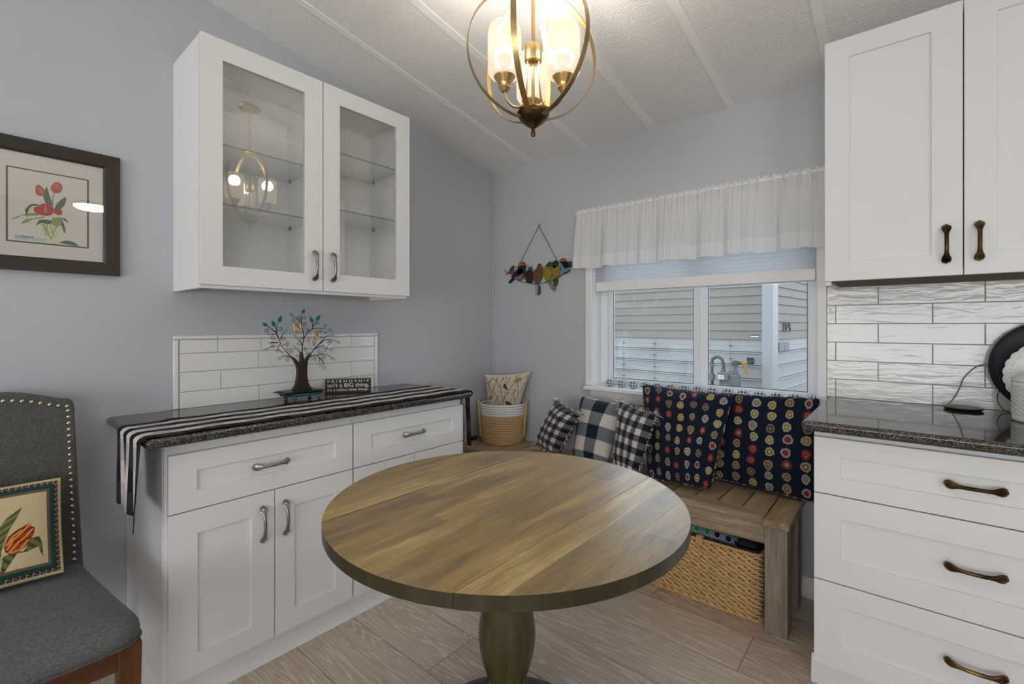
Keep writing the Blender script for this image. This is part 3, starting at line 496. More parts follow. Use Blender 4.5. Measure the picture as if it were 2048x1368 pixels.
front('door', t, .330, -1.4480, -.9905, 1.3693, 2.2727, (-1.372, -1.068, 1.447, 2.198), 'x', ((.330, -1.409, 1.475), (0, 0, 1), M['nickel'], 0), pane=True)
for ya, yb, zs in ((Y0+.019, -1.4595, (1.680, 1.902)), (-1.4405, Y1-.019, (1.746, 2.002))):
    for z in zs:
        b = MB(); b.box((.010, ya, z-.006), (.297, yb, z)); s_ = b.build('glass_shelf', M['glass_edge'], t, smooth=False)
        e = MB(); e.box((.297, ya, z-.006), (.2985, yb, z)); e.build('shelf_edge', M['shelf_edge'], s_, smooth=False)
        for yy in (ya+.001, yb-.001):
            for xx in (.05, .26):
                k = MB(); k.box((xx-.004, min(yy, yy+(.009 if yy == ya+.001 else -.009)), z-.016), (xx+.004, max(yy, yy+(.009 if yy == ya+.001 else -.009)), z-.0065)); k.build('shelf_pin', M['nickel'], s_, smooth=False)
b = MB()
for yy in (-1.4411+.0006, Y1-.0185-.0006):
    for xx in (.05, .26):
        for k in range(14): b.cyl((xx, yy-.0004, 1.48+.045*k), (xx, yy+.0004, 1.48+.045*k), .0022, n=8)
b.build('shelf_pin_holes', M['nickel'], t, smooth=False, kind='stuff')
for (x, y) in ((.10, -1.86), (.20, -1.70), (.2, -1.52), (.15, -1.32), (.2, -1.05)): b = MB(); b.cyl((x, y, Z0+.0205), (x, y, Z0+.0225), .006, n=12); b.build('screw_head', M['black'], t)

# right-hand base cabinet, worktop, backsplash and wall cabinet
t = thing('drawer_cabinet', 'white three-drawer base cabinet with bronze handles beside the bench', 'cabinet', (2.4, -.32, 0))
b = MB(); b.box((2.0185, -.624, .1105), (2.785, -.012, .8755)); b.box((2.0185, -.565, 0), (2.785, -.012, .111)); b.build('body', M['white'], t, bevel=.0015)
b = MB(); b.prism([(2.0184, -.57, 0), (2.004, -.57, 0), (2.006, -.57, .03), (2.0145, -.57, .075), (2.0184, -.57, .09)], (0, .55, 0)); b.prism([(2.004, -.564, 0), (2.004, -.58, 0), (2.004, -.578, .03), (2.004, -.570, .075), (2.004, -.564, .09)], (.78, 0, 0)); b.build('toe_moulding', M['white'], t)
for z0, z1, r0, r1, hz in ((.6735, .8560, .731, .798, .771), (.3905, .6700, .466, .598, .538), (.1135, .3870, .187, .317, .268)):
    front('drawer', t, -.646, 2.0206, 2.782, z0, z1, (2.094, 2.708, r0, r1), 'y', ((2.401, -.646, hz), (1, 0, 0), M['bronze'], 0))
b = MB(); b.box((1.990, -.693, .8775), (2.80, -.0145, .911)); ct = b.build('worktop', M['granite'], bevel=.012, seg=5); tag(ct, 'polished dark granite worktop under the black round tray, kitchen side', 'worktop'); at(ct, (2.4, -.34, .8775))
t = thing('tile_backsplash', 'glossy white wavy tile backsplash under the right wall cabinet', 'backsplash', (2.4, -.004, .911))
b = MB(); b.box((1.9885, -.008, .9112), (2.80, -.0005, 1.390)); b.build('grout', M['grout'], t, smooth=False)
b = MB()
for r in range(6):
    z0 = .9114+.0797*r; z1 = min(z0+.0772, 1.3895); x = 1.9885
    st = 2.020 if r % 2 == 0 else 2.1655
    edges = [x, st]
    while edges[-1] < 2.80: edges.append(min(edges[-1]+.3135, 2.80))
    for i in range(len(edges)-1): b.box((edges[i]+(.0 if i == 0 else .0013), -.0125, z0), (edges[i+1]-.0013, -.006, z1))
b.build('tile', M['tile'], t, bevel=.0014)
t = thing('wall_cabinet', 'white shaker wall cabinet with bronze handles over the right worktop', 'cabinet', (2.4, -.17, 1.385))
b = MB(); b.box((2.018, -.328, 1.374), (2.036, -.001, 2.275)); b.box((2.764, -.328, 1.374), (2.782, -.001, 2.275)); b.box((2.0362, -.3278, 2.257), (2.7638, -.0012, 2.2748)); b.box((2.036, -.012, 1.39), (2.764, -.001, 2.257)); b.box((2.0362, -.3278, 1.3905), (2.7638, -.3122, 1.41));  b.build('body', M['white_in'], t, bevel=.001)
b = MB(); b.box((2.0365, -.3275, 1.386), (2.7635, -.0132, 1.3902)); b.build('underside', M['under_wood'], t, smooth=False, label='raw brown wood underside')
b = MB(); b.cyl((2.33, -.20, 1.3845), (2.33, -.20, 1.387), .005, n=12); b.build('screw_head', M['black'], t)
front('door', t, -.350, 2.0174, 2.3965, 1.3876, 2.2880, (2.094, 2.319, 1.461, 2.215), 'y', ((2.356, -.350, 1.492), (0, 0, 1), M['bronze'], 0))
front('door', t, -.350, 2.3995, 2.7790, 1.3876, 2.2880, (2.476, 2.702, 1.461, 2.220), 'y', ((2.434, -.350, 1.494), (0, 0, 1), M['bronze'], 0))
# ================================================================== SOFT THINGS
def pip(px, py, poly):  # points in polygon (vectorised)
    r = np.zeros(px.shape, bool); n = len(poly)
    for i in range(n):
        x0, y0 = poly[i]; x1, y1 = poly[(i+1) % n]
        if y0 == y1: continue
        c = ((y0 > py) != (y1 > py)) & (px < (x1-x0)*(py-y0)/(y1-y0)+x0); r ^= c
    return r
def stroke(px, py, pts, wd):
    r = np.zeros(px.shape, bool)
    for i in range(len(pts)-1):
        ax, ay = pts[i]; bx, by = pts[i+1]; dx, dy = bx-ax, by-ay; L = dx*dx+dy*dy+1e-12
        t = np.clip(((px-ax)*dx+(py-ay)*dy)/L, 0, 1); r |= (px-ax-t*dx)**2+(py-ay-t*dy)**2 < wd*wd
    return r
def pillow(name, label, cat, BL, BR, TL, TR, th, mats, group=None, paint=None, n=60, facing=(.6, -.75, .2), pinch=.05, wr=.004, seed=1, piping=None, back=None, corner=.0):
    c = [np.array(p, float) for p in (BL, BR, TL, TR)]
    ctr = sum(c)/4; t = thing(name, label, cat, tuple(float(q) for q in ((c[0]+c[1])/2)), group)
    nrm = np.cross(c[1]-c[0], c[2]-c[0]); nrm /= np.linalg.norm(nrm)
    if nrm.dot(np.array(facing)) < 0: nrm = -nrm
    r_ = np.random.default_rng(seed); ph = r_.uniform(0, 6.28, 8); fr = r_.uniform(3, 9, 8)
    def surf(U, V, sg):
        s_ = 2*U-1; q = 2*V-1
        cr_ = 1-corner*(s_*q)**6; s2 = s_*(1-pinch*(1-q**2))*cr_; q2 = q*(1-pinch*(1-s_**2))*cr_; u = (s2+1)/2; v = (q2+1)/2
        P = (1-u)[..., None]*(1-v)[..., None]*c[0]+u[..., None]*(1-v)[..., None]*c[1]+(1-u)[..., None]*v[..., None]*c[2]+u[..., None]*v[..., None]*c[3]
        h = np.clip((1-s_**4)*(1-q**4), 0, 1)**.5*(.55+.45*np.clip((1-s_**2)*(1-q**2), 0, 1)**.5)
        w_ = sum(np.sin(fr[k]*(U*math.cos(ph[k])+V*math.sin(ph[k]))*2+ph[k]*3) for k in range(4))/4
        edge = np.clip((1-np.abs(s_)**8), 0, 1)*np.clip((1-np.abs(q)**8), 0, 1)
        return P+nrm*(sg*(h*th+w_*wr*edge))[..., None]
    b = MB(); U, V = np.meshgrid(np.linspace(0, 1, n), np.linspace(0, 1, n)); A = surf(U, V, 1)
    n1 = np.cross(A[n//2, n//2+1]-A[n//2, n//2], A[n//2+1, n//2]-A[n//2, n//2]); fl = n1.dot(nrm) < 0
    cols = paint(U, V) if paint else None
    b.grid(A, 0, fl, cols); U2, V2 = np.meshgrid(np.linspace(0, 1, 40), np.linspace(0, 1, 40)); b.grid(surf(U2, V2, -1), 1 if back else 0, not fl, paint(U2, V2) if paint else None)
    b.build('cover', [mats]+([back] if back else []), t, ang=80)
    e = np.linspace(0, 1, 30); z = np.zeros(30); o = np.ones(30)
    rim = np.concatenate([surf(e, z, 1)[:-1], surf(o, e, 1)[:-1], surf(e[::-1], o, 1)[:-1], surf(z, e[::-1], 1)[:-1]])
    if piping:
        p = MB(); p.tube(rim, .0032, 6, closed=True); p.build('piping', piping, t)
    return t, surf, rim, nrm

# ---- dotted seat-back cushions: rows of uneven three-ring dots on navy
DC = [((196,176,140),(120,92,40),(200,180,110)), ((156,44,52),(120,110,80),(150,140,110)), ((176,176,168),(130,28,36),(160,44,52)), ((176,150,104),(120,80,50),(110,140,146)),
      ((200,176,110),(150,120,60),(150,150,150)), ((180,182,176),(110,120,110),(170,130,70)), ((150,116,84),(60,60,60),(120,134,134)), ((196,190,170),(150,130,60),(200,170,80)), ((146,46,52),(160,110,72),(140,36,42))]
def dots(nx, ny, seed, skew=.0):
    def f(U, V):
        r_ = np.random.default_rng(seed); C_ = np.ones(U.shape+(3,))*np.array(S(16,28,46))
        for j in range(ny):
            for i in range(nx):
                cx = (i+.5)/nx+r_.normal(0, .006)+skew*(j/ny-.5); cy = (j+.5)/ny+r_.normal(0, .006)+.018*math.sin(i*1.7)
                R_ = .0405*6.9/nx*r_.uniform(.92, 1.08); e = r_.uniform(.8, 1); a0 = r_.uniform(0, 6.28); cs = DC[r_.integers(len(DC))]; drop = r_.random() < .25
                dx, dy = U-cx, V-cy; rr = np.hypot(dx/e, dy); an = np.arctan2(dy, dx)
                w_ = 1+.05*np.sin(3*an+a0)+.04*np.sin(7*an+a0*2)
                if drop: w_ = w_+.32*np.exp(-((an+PI/2)/.42)**2)
                q = rr/w_/R_
                C_[q < 1] = S(*[c__*.88 for c__ in cs[0]]); C_[(q < .66) & (q > .56)] = np.array(S(*cs[0]))*.35; C_[q < .56] = S(*cs[1]); C_[q < .30] = S(*cs[2])
        return C_
    return f
m = N('dark_patterned_piping'); m.set(col=m.ramp(m.noise(m.obj(), 30, 1), [(.40, S(22,28,44)), (.5, S(170,170,165)), (.56, S(160,60,60)), (.62, S(22,28,44))], 'CONSTANT'), rough=.8); M['pipe'] = m.m
pillow('seat_back_cushion', 'large navy cushion with coloured ring dots, left of the two, in front', 'cushion', (1.290, -.300, .476), (1.575, -.262, .474), (1.190, -.150, .917), (1.641, -.150, .899), .066, M['vcol'], 'navy dotted cushions', dots(7, 8, 3), 240, seed=2, wr=.009, corner=.035, piping=M['pipe'], pinch=.035)
pillow('seat_back_cushion', 'large navy cushion with coloured ring dots, right one against the drawer cabinet', 'cushion', (1.535, -.105, .484), (1.960, -.112, .462), (1.545, -.075, .893), (1.972, -.075, .909), .040, M['vcol'], 'navy dotted cushions', dots(6, 8, 8), 240, seed=5, wr=.008, corner=.03, piping=M['pipe'], pinch=.03)
# ---- small pillows
def fringe(t, rim, nrm, mats, k=2, out=.02, seed=0, corners=True):
    r_ = np.random.default_rng(seed); ctr = rim.mean(0); bs = [MB(), MB()]; L = len(rim)
    for i in range(L*k):
        if r_.random() < .15: continue
        p = rim[i//k]+(rim[(i//k+1) % L]-rim[i//k])*((i % k)/k); cr = min((i//k) % 29, 29-(i//k) % 29) < 2
        for q in range(6 if cr else 1):
            d = p-ctr; d /= np.linalg.norm(d); d = d+r_.normal(0, .5, 3)+nrm*.4; d /= np.linalg.norm(d); ln = out*r_.uniform(.6, 1.2)*(1.5 if cr else 1)
            e = p+d*ln+np.array([0, 0, -.25*ln]); mid = p+d*ln*.5+r_.normal(0, .0015, 3)
            bs[int(r_.random() < .35)].tube([p, mid, e], [.0017, .0015, .0009], 5)
    bs[0].build('fringe', mats[0], t, kind='stuff'); bs[1].build('fringe', mats[1], t, kind='stuff')
t, sf, rim, nr = pillow('throw_pillow', 'small black and white gingham pillow with frayed edge, nearest the corner basket', 'pillow', (.533, -.200, .497), (.785, -.350, .497), (.697, -.220, .789), (.935, -.345, .752), .058, M['gingham'], None, wr=.006, seed=11, pinch=.05)
fringe(t, rim, nr, (M['yarn_w'], M['yarn_k']), seed=1)
pillow('throw_pillow', 'navy, grey and cream buffalo check pillow between the two gingham ones', 'pillow', (.868, -.325, .490), (1.085, -.350, .490), (.825, -.160, .824), (1.120, -.195, .804), .054, M['buffalo'], None, wr=.006, corner=.06, seed=12, pinch=.03)
t, sf, rim, nr = pillow('throw_pillow', 'small black and white gingham pillow with frayed edge, beside the dotted cushion', 'pillow', (1.150, -.385, .490), (1.295, -.440, .490), (1.110, -.240, .829), (1.350, -.340, .801), .052, M['gingham'], None, wr=.006, seed=14, pinch=.05)
fringe(t, rim, nr, (M['yarn_w'], M['yarn_k']), seed=4)

# ---- rope basket in the corner with the bird pillow
t = thing('rope_basket', 'round natural rope basket with a white upper band in the corner of the bench', 'basket', (.205, -.135, .4545))
rotb = math.radians(40.03)
def ring(z, ra, rb, r, n=72, wob=.0):
    return [(.205+math.cos(a)*ra*math.cos(rotb)-math.sin(a)*rb*math.sin(rotb), -.135+math.cos(a)*ra*math.sin(rotb)+math.sin(a)*rb*math.cos(rotb), z+wob*math.sin(a*36)) for a in [2*PI*k/n for k in range(n)]]
b = MB(); wh = MB(); nr_ = 17
for k in range(nr_):
    f = k/(nr_-1); z = .462+.0152*k; ra = .133+.013*f**.7-.006*max(0, .12-f)/.12; rb = ra*.84
    if k < 12:
        for q in range(2): b.tube([(x, y, z+.0028*math.sin(i*PI/3+q*PI)) for i, (x, y, _) in enumerate(ring(z, ra+.001*q, rb+.001*q, .0, 144))], .0062, 6, closed=True)
    else: wh.tube(ring(z, ra, rb, 0), .0078, 8, closed=True)
b.lathe([(.0001, .4565-.4545), (.128, .4565-.4545), (.128, .010), (.0001, .010)], (.205, -.135, .4545), 48, 1, .84, rotb); b.build('lower_weave', M['jute'], t); wh.build('white_band', M['ropew'], t)
for sg in (1, -1):  # rope handles folded down the sides
    a = math.radians(-8 if sg > 0 else 188); ux, uy = math.cos(a), math.sin(a)
    def hp(r, z, off): 
        lx, ly = ux*r*1.0-uy*off, uy*r*.84+ux*off; return (.205+lx*math.cos(rotb)-ly*math.sin(rotb), -.135+lx*math.sin(rotb)+ly*math.cos(rotb), z)
    h = MB(); h.tube(curve([hp(.146, .50, -.022), hp(.152, .60, -.026), hp(.160, .70, -.020), hp(.160, .728, -.008), hp(.160, .728, .008), hp(.160, .70, .020), hp(.152, .60, .026), hp(.146, .50, .022)], 6), .0062, 8); h.build('handle', M['jute'], t)
def birdpaint(U, V):
    C_ = np.ones(U.shape+(3,))*np.array(S(206,194,176)); k = S(92,72,52)
    for l in BB: C_[stroke(U, V, l, .0062)] = k
    for p in BP['leaf']: C_[pip(U, V, p)] = k
    for nm, cc in (('green', S(140,142,44)), ('brown', S(92,76,48)), ('orange', S(186,120,44))):
        for p in BP[nm]: C_[pip(U, V, p)] = cc
    return C_
pillow('throw_pillow', 'cream pillow printed with birds on bare branches, standing in the rope basket', 'pillow', (.135, -.200, .60), (.282, -.080, .60), (.121, -.219, .898), (.384, -.063, .922), .036, M['vcol'], None, birdpaint, 220, seed=21, pinch=.06, back=M['blackmatte'])

# ---- tulip pillow on the dining chair
def tulip(U, V):
    X = U*.40; Y = V*.245; W_, H_ = .40, .245
    C_ = np.ones(U.shape+(3,))*np.array(S(206,190,150)); e = np.minimum(np.minimum(X, W_-X), np.minimum(Y, H_-Y))
    C_[e < .034] = S(112,90,72); C_[e < .0275] = S(30,70,62); C_[e < .0165] = S(58,34,34); C_[e < .0085] = S(208,194,150); C_[e < .002] = S(86,84,40)
    zz = np.abs(((X+Y)/.0065) % 2-1); C_[(e >= .0085) & (e < .0165) & (np.abs((e-.0085)/.008-zz) < .16)] = S(176,150,128)
    q = lambda l: [(1-(715-x)/5.7/979/.40, (1090-y)/1010) for x, y in l]
    def gr(pl, c0, c1, fq=60, ang=.6):
        k = pip(U, V, q(pl)) & (e >= .034); s_ = .5+.5*np.sin((U*math.cos(ang)+V*math.sin(ang))*fq*2); s_ = s_[..., None]
        C_[k] = (np.array(S(*c0))*(1-s_)+np.array(S(*c1))*s_)[k]
    gr([(-40,880),(0,960),(30,800),(120,780),(250,790),(340,680),(430,670),(460,740),(470,880),(440,840),(420,770),(300,800),(180,800),(80,910),(0,1000)], (58,70,40), (112,116,72))
    gr([(-80,700),(0,510),(80,430),(245,345),(190,440),(100,560),(50,660),(20,740),(0,880),(-60,900)], (72,84,44), (128,132,84), 70, -.8)
    gr([(-60,1230),(0,1130),(40,1010),(150,945),(330,955),(200,1000),(60,1070),(0,1200)], (58,72,50), (110,118,84))
    gr([(45,700),(90,620),(180,570),(330,520),(325,545),(385,580),(370,640),(300,730),(200,790),(110,795),(55,760)], (120,30,22), (176,72,40), 90, 2.2)
    for l in ([(80,740),(140,660),(240,600),(330,530)], [(100,770),(200,690),(290,640),(350,590)], [(120,780),(220,760),(300,690)], [(70,700),(150,620),(230,580)]): C_[stroke(U, V, q(l), .006) & (e >= .034)] = S(214,160,74)
    for l in ([(-420,900),(-330,560),(-220,700),(-120,860)], [(-500,400),(-420,620),(-330,560)]): C_[stroke(U, V, q(l), .02) & (e >= .034)] = S(86,98,56)
    gr([(-560,420),(-500,300),(-420,250),(-340,300),(-320,420),(-400,520),(-500,520)], (120,30,22), (186,96,50), 90, 1.1)
    return C_
pillow('throw_pillow', 'tapestry pillow with a red tulip and green border on the grey dining chair', 'pillow', (.405, -2.668, .523), (.405, -2.270, .512), (.300, -2.667, .772), (.300, -2.266, .764), .050, M['vcol'], None, tulip, 300, facing=(1, 0, .3), seed=31, pinch=.015, wr=.003)

# ================================================================== DINING CHAIR
CY = -2.43
t = thing('dining_chair', 'charcoal upholstered dining chair with nailhead trim, back to the left wall', 'chair', (.5, CY, 0))
bxf = lambda z: .285-(z-.44)*.22
def topz(u): return .983+.036*math.cos(PI*u/2)**2-.004*math.cos(2*PI*u)
hw = .212; out = [(CY-hw-.006, .40), (CY+hw+.006, .40)]
n = 30
out = [(CY+(hw+.006)*1, .42), (CY+hw*1.0, .70), (CY+hw*.985, .955), (CY+hw*.972, .975)]+[(CY+hw*u, topz(u)) for u in np.linspace(.94, -.94, n)]+[(CY-hw*.972, .975), (CY-hw*.985, .955), (CY-hw, .70), (CY-hw-.006, .42)]
b = MB(); b.prism([(bxf(z), y, z) for y, z in out], (-.062, 0, 0)); bk = b.build('backrest', M['chairfab'], t, bevel=.012, seg=4)
nm_ = MB(); nm_.lathe([(.0058, 0), (.0054, .0016), (.0038, .0030), (.0001, .0036)], (0, 0, 0), 10)
nail0 = None
path = [(CY+hw*1.0-.019+.003*(1-(z-.46)/.5), z) for z in np.arange(.475, .962, .0196)]
path += [(CY+hw*u, topz(u)-.021) for u in np.linspace(.90, -.90, 20)]
path += [(2*CY-y, z) for y, z in path[:25]][::-1]
for (y, z) in path:
    if nail0 is None:
        nail0 = nm_.build('nailhead', plain('polished_nickel_nail', S(200,190,170), .2, 1)); nail0.parent = bk; nl = nail0
    else: nl = nail0.copy(); COL.objects.link(nl); nl.parent = bk
    nl.location = (bxf(z)+.0005-.5, y-CY, z); nl.rotation_euler = (0, math.radians(90-12), 0)
# seat
def seat_outline(ins, z):
    hwb, hwf, x0, x1 = .214-ins, .262-ins, .255+ins, .792-ins; pts = []
    co = [(x0, -hwb, .02), (x1, -hwf, .055), (x1, hwf, .055), (x0, hwb, .02)]
    for i, (x, y, r) in enumerate(co):
        r = max(.004, r); sx = 1 if x > .5 else -1; sy = 1 if y > 0 else -1; cx, cy_ = x-sx*r, y-sy*r
        a0 = {(-1, -1): 180, (1, -1): 270, (1, 1): 0, (-1, 1): 90}[(sx, sy)]
        for k in range(9): a = math.radians(a0+90*k/8); pts.append((cx+r*math.cos(a), CY+cy_+r*math.sin(a), z))
    # densify straight sides
    o2 = []
    for i in range(len(pts)):
        a, b2 = np.array(pts[i]), np.array(pts[(i+1) % len(pts)]); L = np.linalg.norm(b2-a); k = max(1, int(L/.03)) if L > .1 else 1
        for j in range(k): o2.append(tuple(a+(b2-a)*j/k))
    return o2
lay = [(.006, .428), (0, .434), (-.002, .452), (.001, .466), (.010, .479), (.028, .489), (.060, .496), (.110, .503), (.160, .507), (.200, .509)]
rings = []
base_o = seat_outline(0, 0); cxy = np.array([.53, CY])
for ins, z in lay:
    r_ = []
    for (x, y, _) in base_o:
        d = np.array([x, y])-cxy; L = np.linalg.norm(d); f = 1-ins/min(.21, L) if ins > .02 else 1-ins/L; r_.append((cxy[0]+d[0]*f, cxy[1]+d[1]*f, z))
    rings.append(r_)
b = MB(); k = len(rings[0]); vs = [p for r_ in rings for p in r_]; fs = []
for i in range(len(rings)-1):
    for j in range(k): fs.append((i*k+j, i*k+(j+1) % k, (i+1)*k+(j+1) % k, (i+1)*k+j))
fs += [list(range(k))[::-1], [(len(rings)-1)*k+j for j in range(k)]]; b.add(vs, fs); se = b.build('seat', M['seatfab'], t, ang=80)
p = MB(); p.tube([(x, y, .433) for x, y, _ in seat_outline(-.002, 0)], .0035, 6, closed=True); p.build('welt', M['chairfab'], se)
b = MB(); b.box((.745, CY-.245, .368), (.768, CY+.245, .4275)); b.build('front_rail', M['chairwood'], t, bevel=.002)
for sg in (-1, 1):
    b = MB(); x0, x1 = .28, .76; y0, y1 = CY+sg*.196, CY+sg*.238; h = .02
    b.hexa([(x0, y0-h/2, .368), (x1, y1-h/2, .368), (x1, y1+h/2, .368), (x0, y0+h/2, .368), (x0, y0-h/2, .4275), (x1, y1-h/2, .4275), (x1, y1+h/2, .4275), (x0, y0+h/2, .4275)]); b.build('side_rail', M['chairwood'], t, bevel=.002)
    yc = CY+sg*.237; b = MB()
    b.hexa([(.738, yc-.017, 0), (.772, yc-.017, 0), (.772, yc+.017, 0), (.738, yc+.017, 0), (.730, yc-.024, .4275), (.779, yc-.024, .4275), (.779, yc+.024, .4275), (.730, yc+.024, .4275)]); b.build('leg', M['chairwood_z'], t, bevel=.003)
    yb = CY+sg*.19; b = MB()
    b.hexa([(.16, yb-.016, 0), (.195, yb-.016, 0), (.195, yb+.016, 0), (.16, yb+.016, 0), (.235, yb-.02, .425), (.28, yb-.02, .425), (.28, yb+.02, .425), (.235, yb+.02, .425)]); b.build('leg', M['chairwood_z'], t, bevel=.003)
b = MB(); b.box((.24, CY-.18, .37), (.262, CY+.18, .425)); b.build('back_rail', M['chairwood'], t, bevel=.002)

# ================================================================== ROUND TABLE
TX, TY, TR_, TZ = 1.3956, -1.476, .4825, .740
t = thing('pedestal_table', 'round olive-brown wooden table on a turned pedestal', 'table', (TX, TY, 0))
def disc_piece(xa, xb, nm):
    pts = []; n = 160
    for k in range(n+1):
        a = 2*PI*k/n; x = TR_*math.cos(a); y = TR_*math.sin(a)
        pts.append((min(max(x, xa), xb), y))
    P = []; 
    cl = [xa, xb]
    # exact intersection points with the seams
    raw = [(TR_*math.cos(2*PI*k/n), TR_*math.sin(2*PI*k/n)) for k in range(n)]; out_ = []
    for i in range(n):
        p, q = raw[i], raw[(i+1) % n]
        if xa <= p[0] <= xb: out_.append(p)
        for c_ in sorted(cl, key=lambda c_: abs(c_-p[0])):
            if (p[0]-c_)*(q[0]-c_) < 0: f = (c_-p[0])/(q[0]-p[0]); out_.append((c_, p[1]+(q[1]-p[1])*f))
    b = MB(); n2 = len(out_); z0, z1 = TZ-.031, TZ
    vs = [(TX+x, TY+y, z0) for x, y in out_]+[(TX+x, TY+y, z1) for x, y in out_]; b.add(vs, [list(range(n2))[::-1]], 1); b.f.append([n2+i for i in range(n2)]); b.m.append(0)
    for i in range(n2): b.f.append([i, (i+1) % n2, n2+(i+1) % n2, n2+i]); b.m.append(1)
    return b.build(nm, [M['table'], M['table_side']], t, bevel=.0022, seg=2)
disc_piece(-.6, -.2348, 'tabletop'); disc_piece(-.2340, .2340, 'tabletop'); disc_piece(.2348, .6, 'tabletop')
b = MB(); b.lathe([(.0001, .708), (.15, .708), (.15, .690), (.13, .68), (.055, .672), (.050, .655), (.060, .640), (.046, .625), (.044, .610), (.050, .600), (.044, .588), (.046, .56), (.058, .50), (.070, .44), (.0785, .385), (.0800, .352), (.077, .32), (.068, .28), (.056, .248), (.049, .236), (.0415, .230), (.040, .224), (.047, .219), (.052, .212), (.054, .200), (.050, .186), (.060, .170), (.085, .140), (.12, .112), (.15, .100), (.0001, .098)], (TX, TY, 0), 48)
b.build('pedestal', M['turned'], t, ang=50)
b = MB(); b.lathe([(.0001, 0), (.262, 0), (.272, .008), (.274, .030), (.268, .042), (.24, .050), (.19, .062), (.14, .10), (.0001, .101)], (TX, TY, .0), 64); b.build('base', plain('dark_slate_wood', S(58,62,64), .28, var=.2, nscale=30), t, ang=50)

# ================================================================== BENCH
t = thing('wooden_bench', 'long driftwood-grey slatted bench under the window', 'bench', (1.0, -.22, 0))
BZ = .4540
b = MB(); b.box((.02, -.390, BZ-.028), (1.818, -.312, BZ)); b.box((.06, -.383, .345), (1.822, -.352, BZ-.0285)); b.build('front_rail', M['bench_x'], t, bevel=.003)
b = MB(); b.box((.02, -.066, BZ-.10), (1.818, -.035, BZ)); b.build('back_rail', M['bench_x'], t, bevel=.003)
b = MB(); b.box((1.820, -.416, BZ-.026), (1.911, -.035, BZ)); b.build('end_board', M['bench_y'], t, bevel=.003)
b = MB(); b.box((1.855, -.31, .36), (1.885, -.165, BZ-.0265)); b.build('side_rail', M['bench_y'], t, bevel=.003)
pt = (1.818-.02)/18; s0 = None
for k in range(18):
    x0 = .02+pt*k
    if s0 is None:
        b = MB(); b.box((x0+.003, -.3105, BZ-.026), (x0+pt-.003, -.0675, BZ-.001)); s0 = b.build('slat', M['bench_y'], t, bevel=.0025)
    else:
        s1 = s0.copy(); COL.objects.link(s1); s1.parent = t; s1.location = (pt*k, 0, 0)
for (x0, y0) in ((1.821, -.394), (1.821, -.160), (.03, -.394), (.03, -.160)):
    b = MB(); b.box((x0, y0, 0), (x0+.080, y0+.078, BZ-.0285)); b.build('leg', M['bench_z'], t, bevel=.003)
b = MB(); b.box((.03, -.31, .36), (.06, -.165, BZ-.0265)); b.build('side_rail', M['bench_y'], t, bevel=.003)

# ================================================================== WICKER BASKET UNDER THE BENCH
t = thing('wicker_basket', 'rectangular seagrass basket on the floor under the bench', 'basket', (1.56, -.24, 0))
def rrect(x0, x1, y0, y1, r, n=220):
    segs = []; L1 = x1-x0-2*r; L2 = y1-y0-2*r; per = 2*(L1+L2)+2*PI*r; pts = []
    for k in range(n):
        s_ = per*k/n
        for kind, L in (('b', L1), ('c0', PI*r/2), ('r', L2), ('c1', PI*r/2), ('t', L1), ('c2', PI*r/2), ('l', L2), ('c3', PI*r/2)):
            if s_ <= L: break
            s_ -= L
        a = s_/r
        if kind == 'b': p = (x0+r+s_, y0, 0, -1)
        elif kind == 'r': p = (x1, y0+r+s_, 1, 0)
        elif kind == 't': p = (x1-r-s_, y1, 0, 1)
        elif kind == 'l': p = (x0, y1-r-s_, -1, 0)
        elif kind == 'c0': p = (x1-r+r*math.sin(a), y0+r-r*math.cos(a), math.sin(a), -math.cos(a))
        elif kind == 'c1': p = (x1-r+r*math.cos(a), y1-r+r*math.sin(a), math.cos(a), math.sin(a))
        elif kind == 'c2': p = (x0+r-r*math.sin(a), y1-r+r*math.cos(a), -math.sin(a), math.cos(a))
        else: p = (x0+r-r*math.cos(a), y0+r-r*math.sin(a), -math.cos(a), -math.sin(a))
        pts.append(p)
    return pts, per
b = MB(); WX = (1.318, 1.800); WY = (-.358, -.125); rows_ = 13; NS = 17
for k in range(rows_):
    z = .014+.0202*k; f = k/(rows_-1); g = .004*math.sin(PI*f)+.004*f
    pts, per = rrect(WX[0]-g+.012, WX[1]+g-.012, WY[0]-g+.012, WY[1]+g-.012, .03, 300)
    for q in range(2):
        b.tube([(x+nx*(.0035+.0052*math.sin(NS*2*PI*i/300+q*PI+(k % 2)*.6)), y+ny*(.0035+.0052*math.sin(NS*2*PI*i/300+q*PI+(k % 2)*.6)), z+.0074*math.cos(NS*2*PI*i/300+q*PI+(k % 2)*.6)) for i, (x, y, nx, ny) in enumerate(pts)], .0066, 6, closed=True)
b.build('weave', M['wick'], t, ang=70)
b = MB(); pts, per = rrect(WX[0]+.012, WX[1]-.012, WY[0]+.012, WY[1]-.012, .03, 300)
for i in range(0, 300, 300//22): x, y, nx, ny = pts[i]; b.tube([(x+nx*.011, y+ny*.011, .004), (x+nx*.013, y+ny*.013, .14), (x+nx*.012, y+ny*.012, .272)], .0021, 6)
b.build('stakes', M['wick'], t)
for z, nm in ((.276, 'rim'), (.006, 'base_braid')):
    b = MB(); pts, per = rrect(WX[0]+.006, WX[1]-.006, WY[0]+.006, WY[1]-.006, .03, 360)
    for q in range(2): b.tube([(x+nx*(.004+.004*math.cos(.42*i*2+q*PI)), y+ny*(.004+.004*math.cos(.42*i*2+q*PI)), z+.004*math.sin(.42*i*2+q*PI)) for i, (x, y, nx, ny) in enumerate(pts)], .0048, 6, closed=True)
    b.build(nm, M['wick'], t, ang=70)
b = MB(); x0, x1, y0, y1 = WX[0]+.014, WX[1]-.014, WY[0]+.014, WY[1]-.014
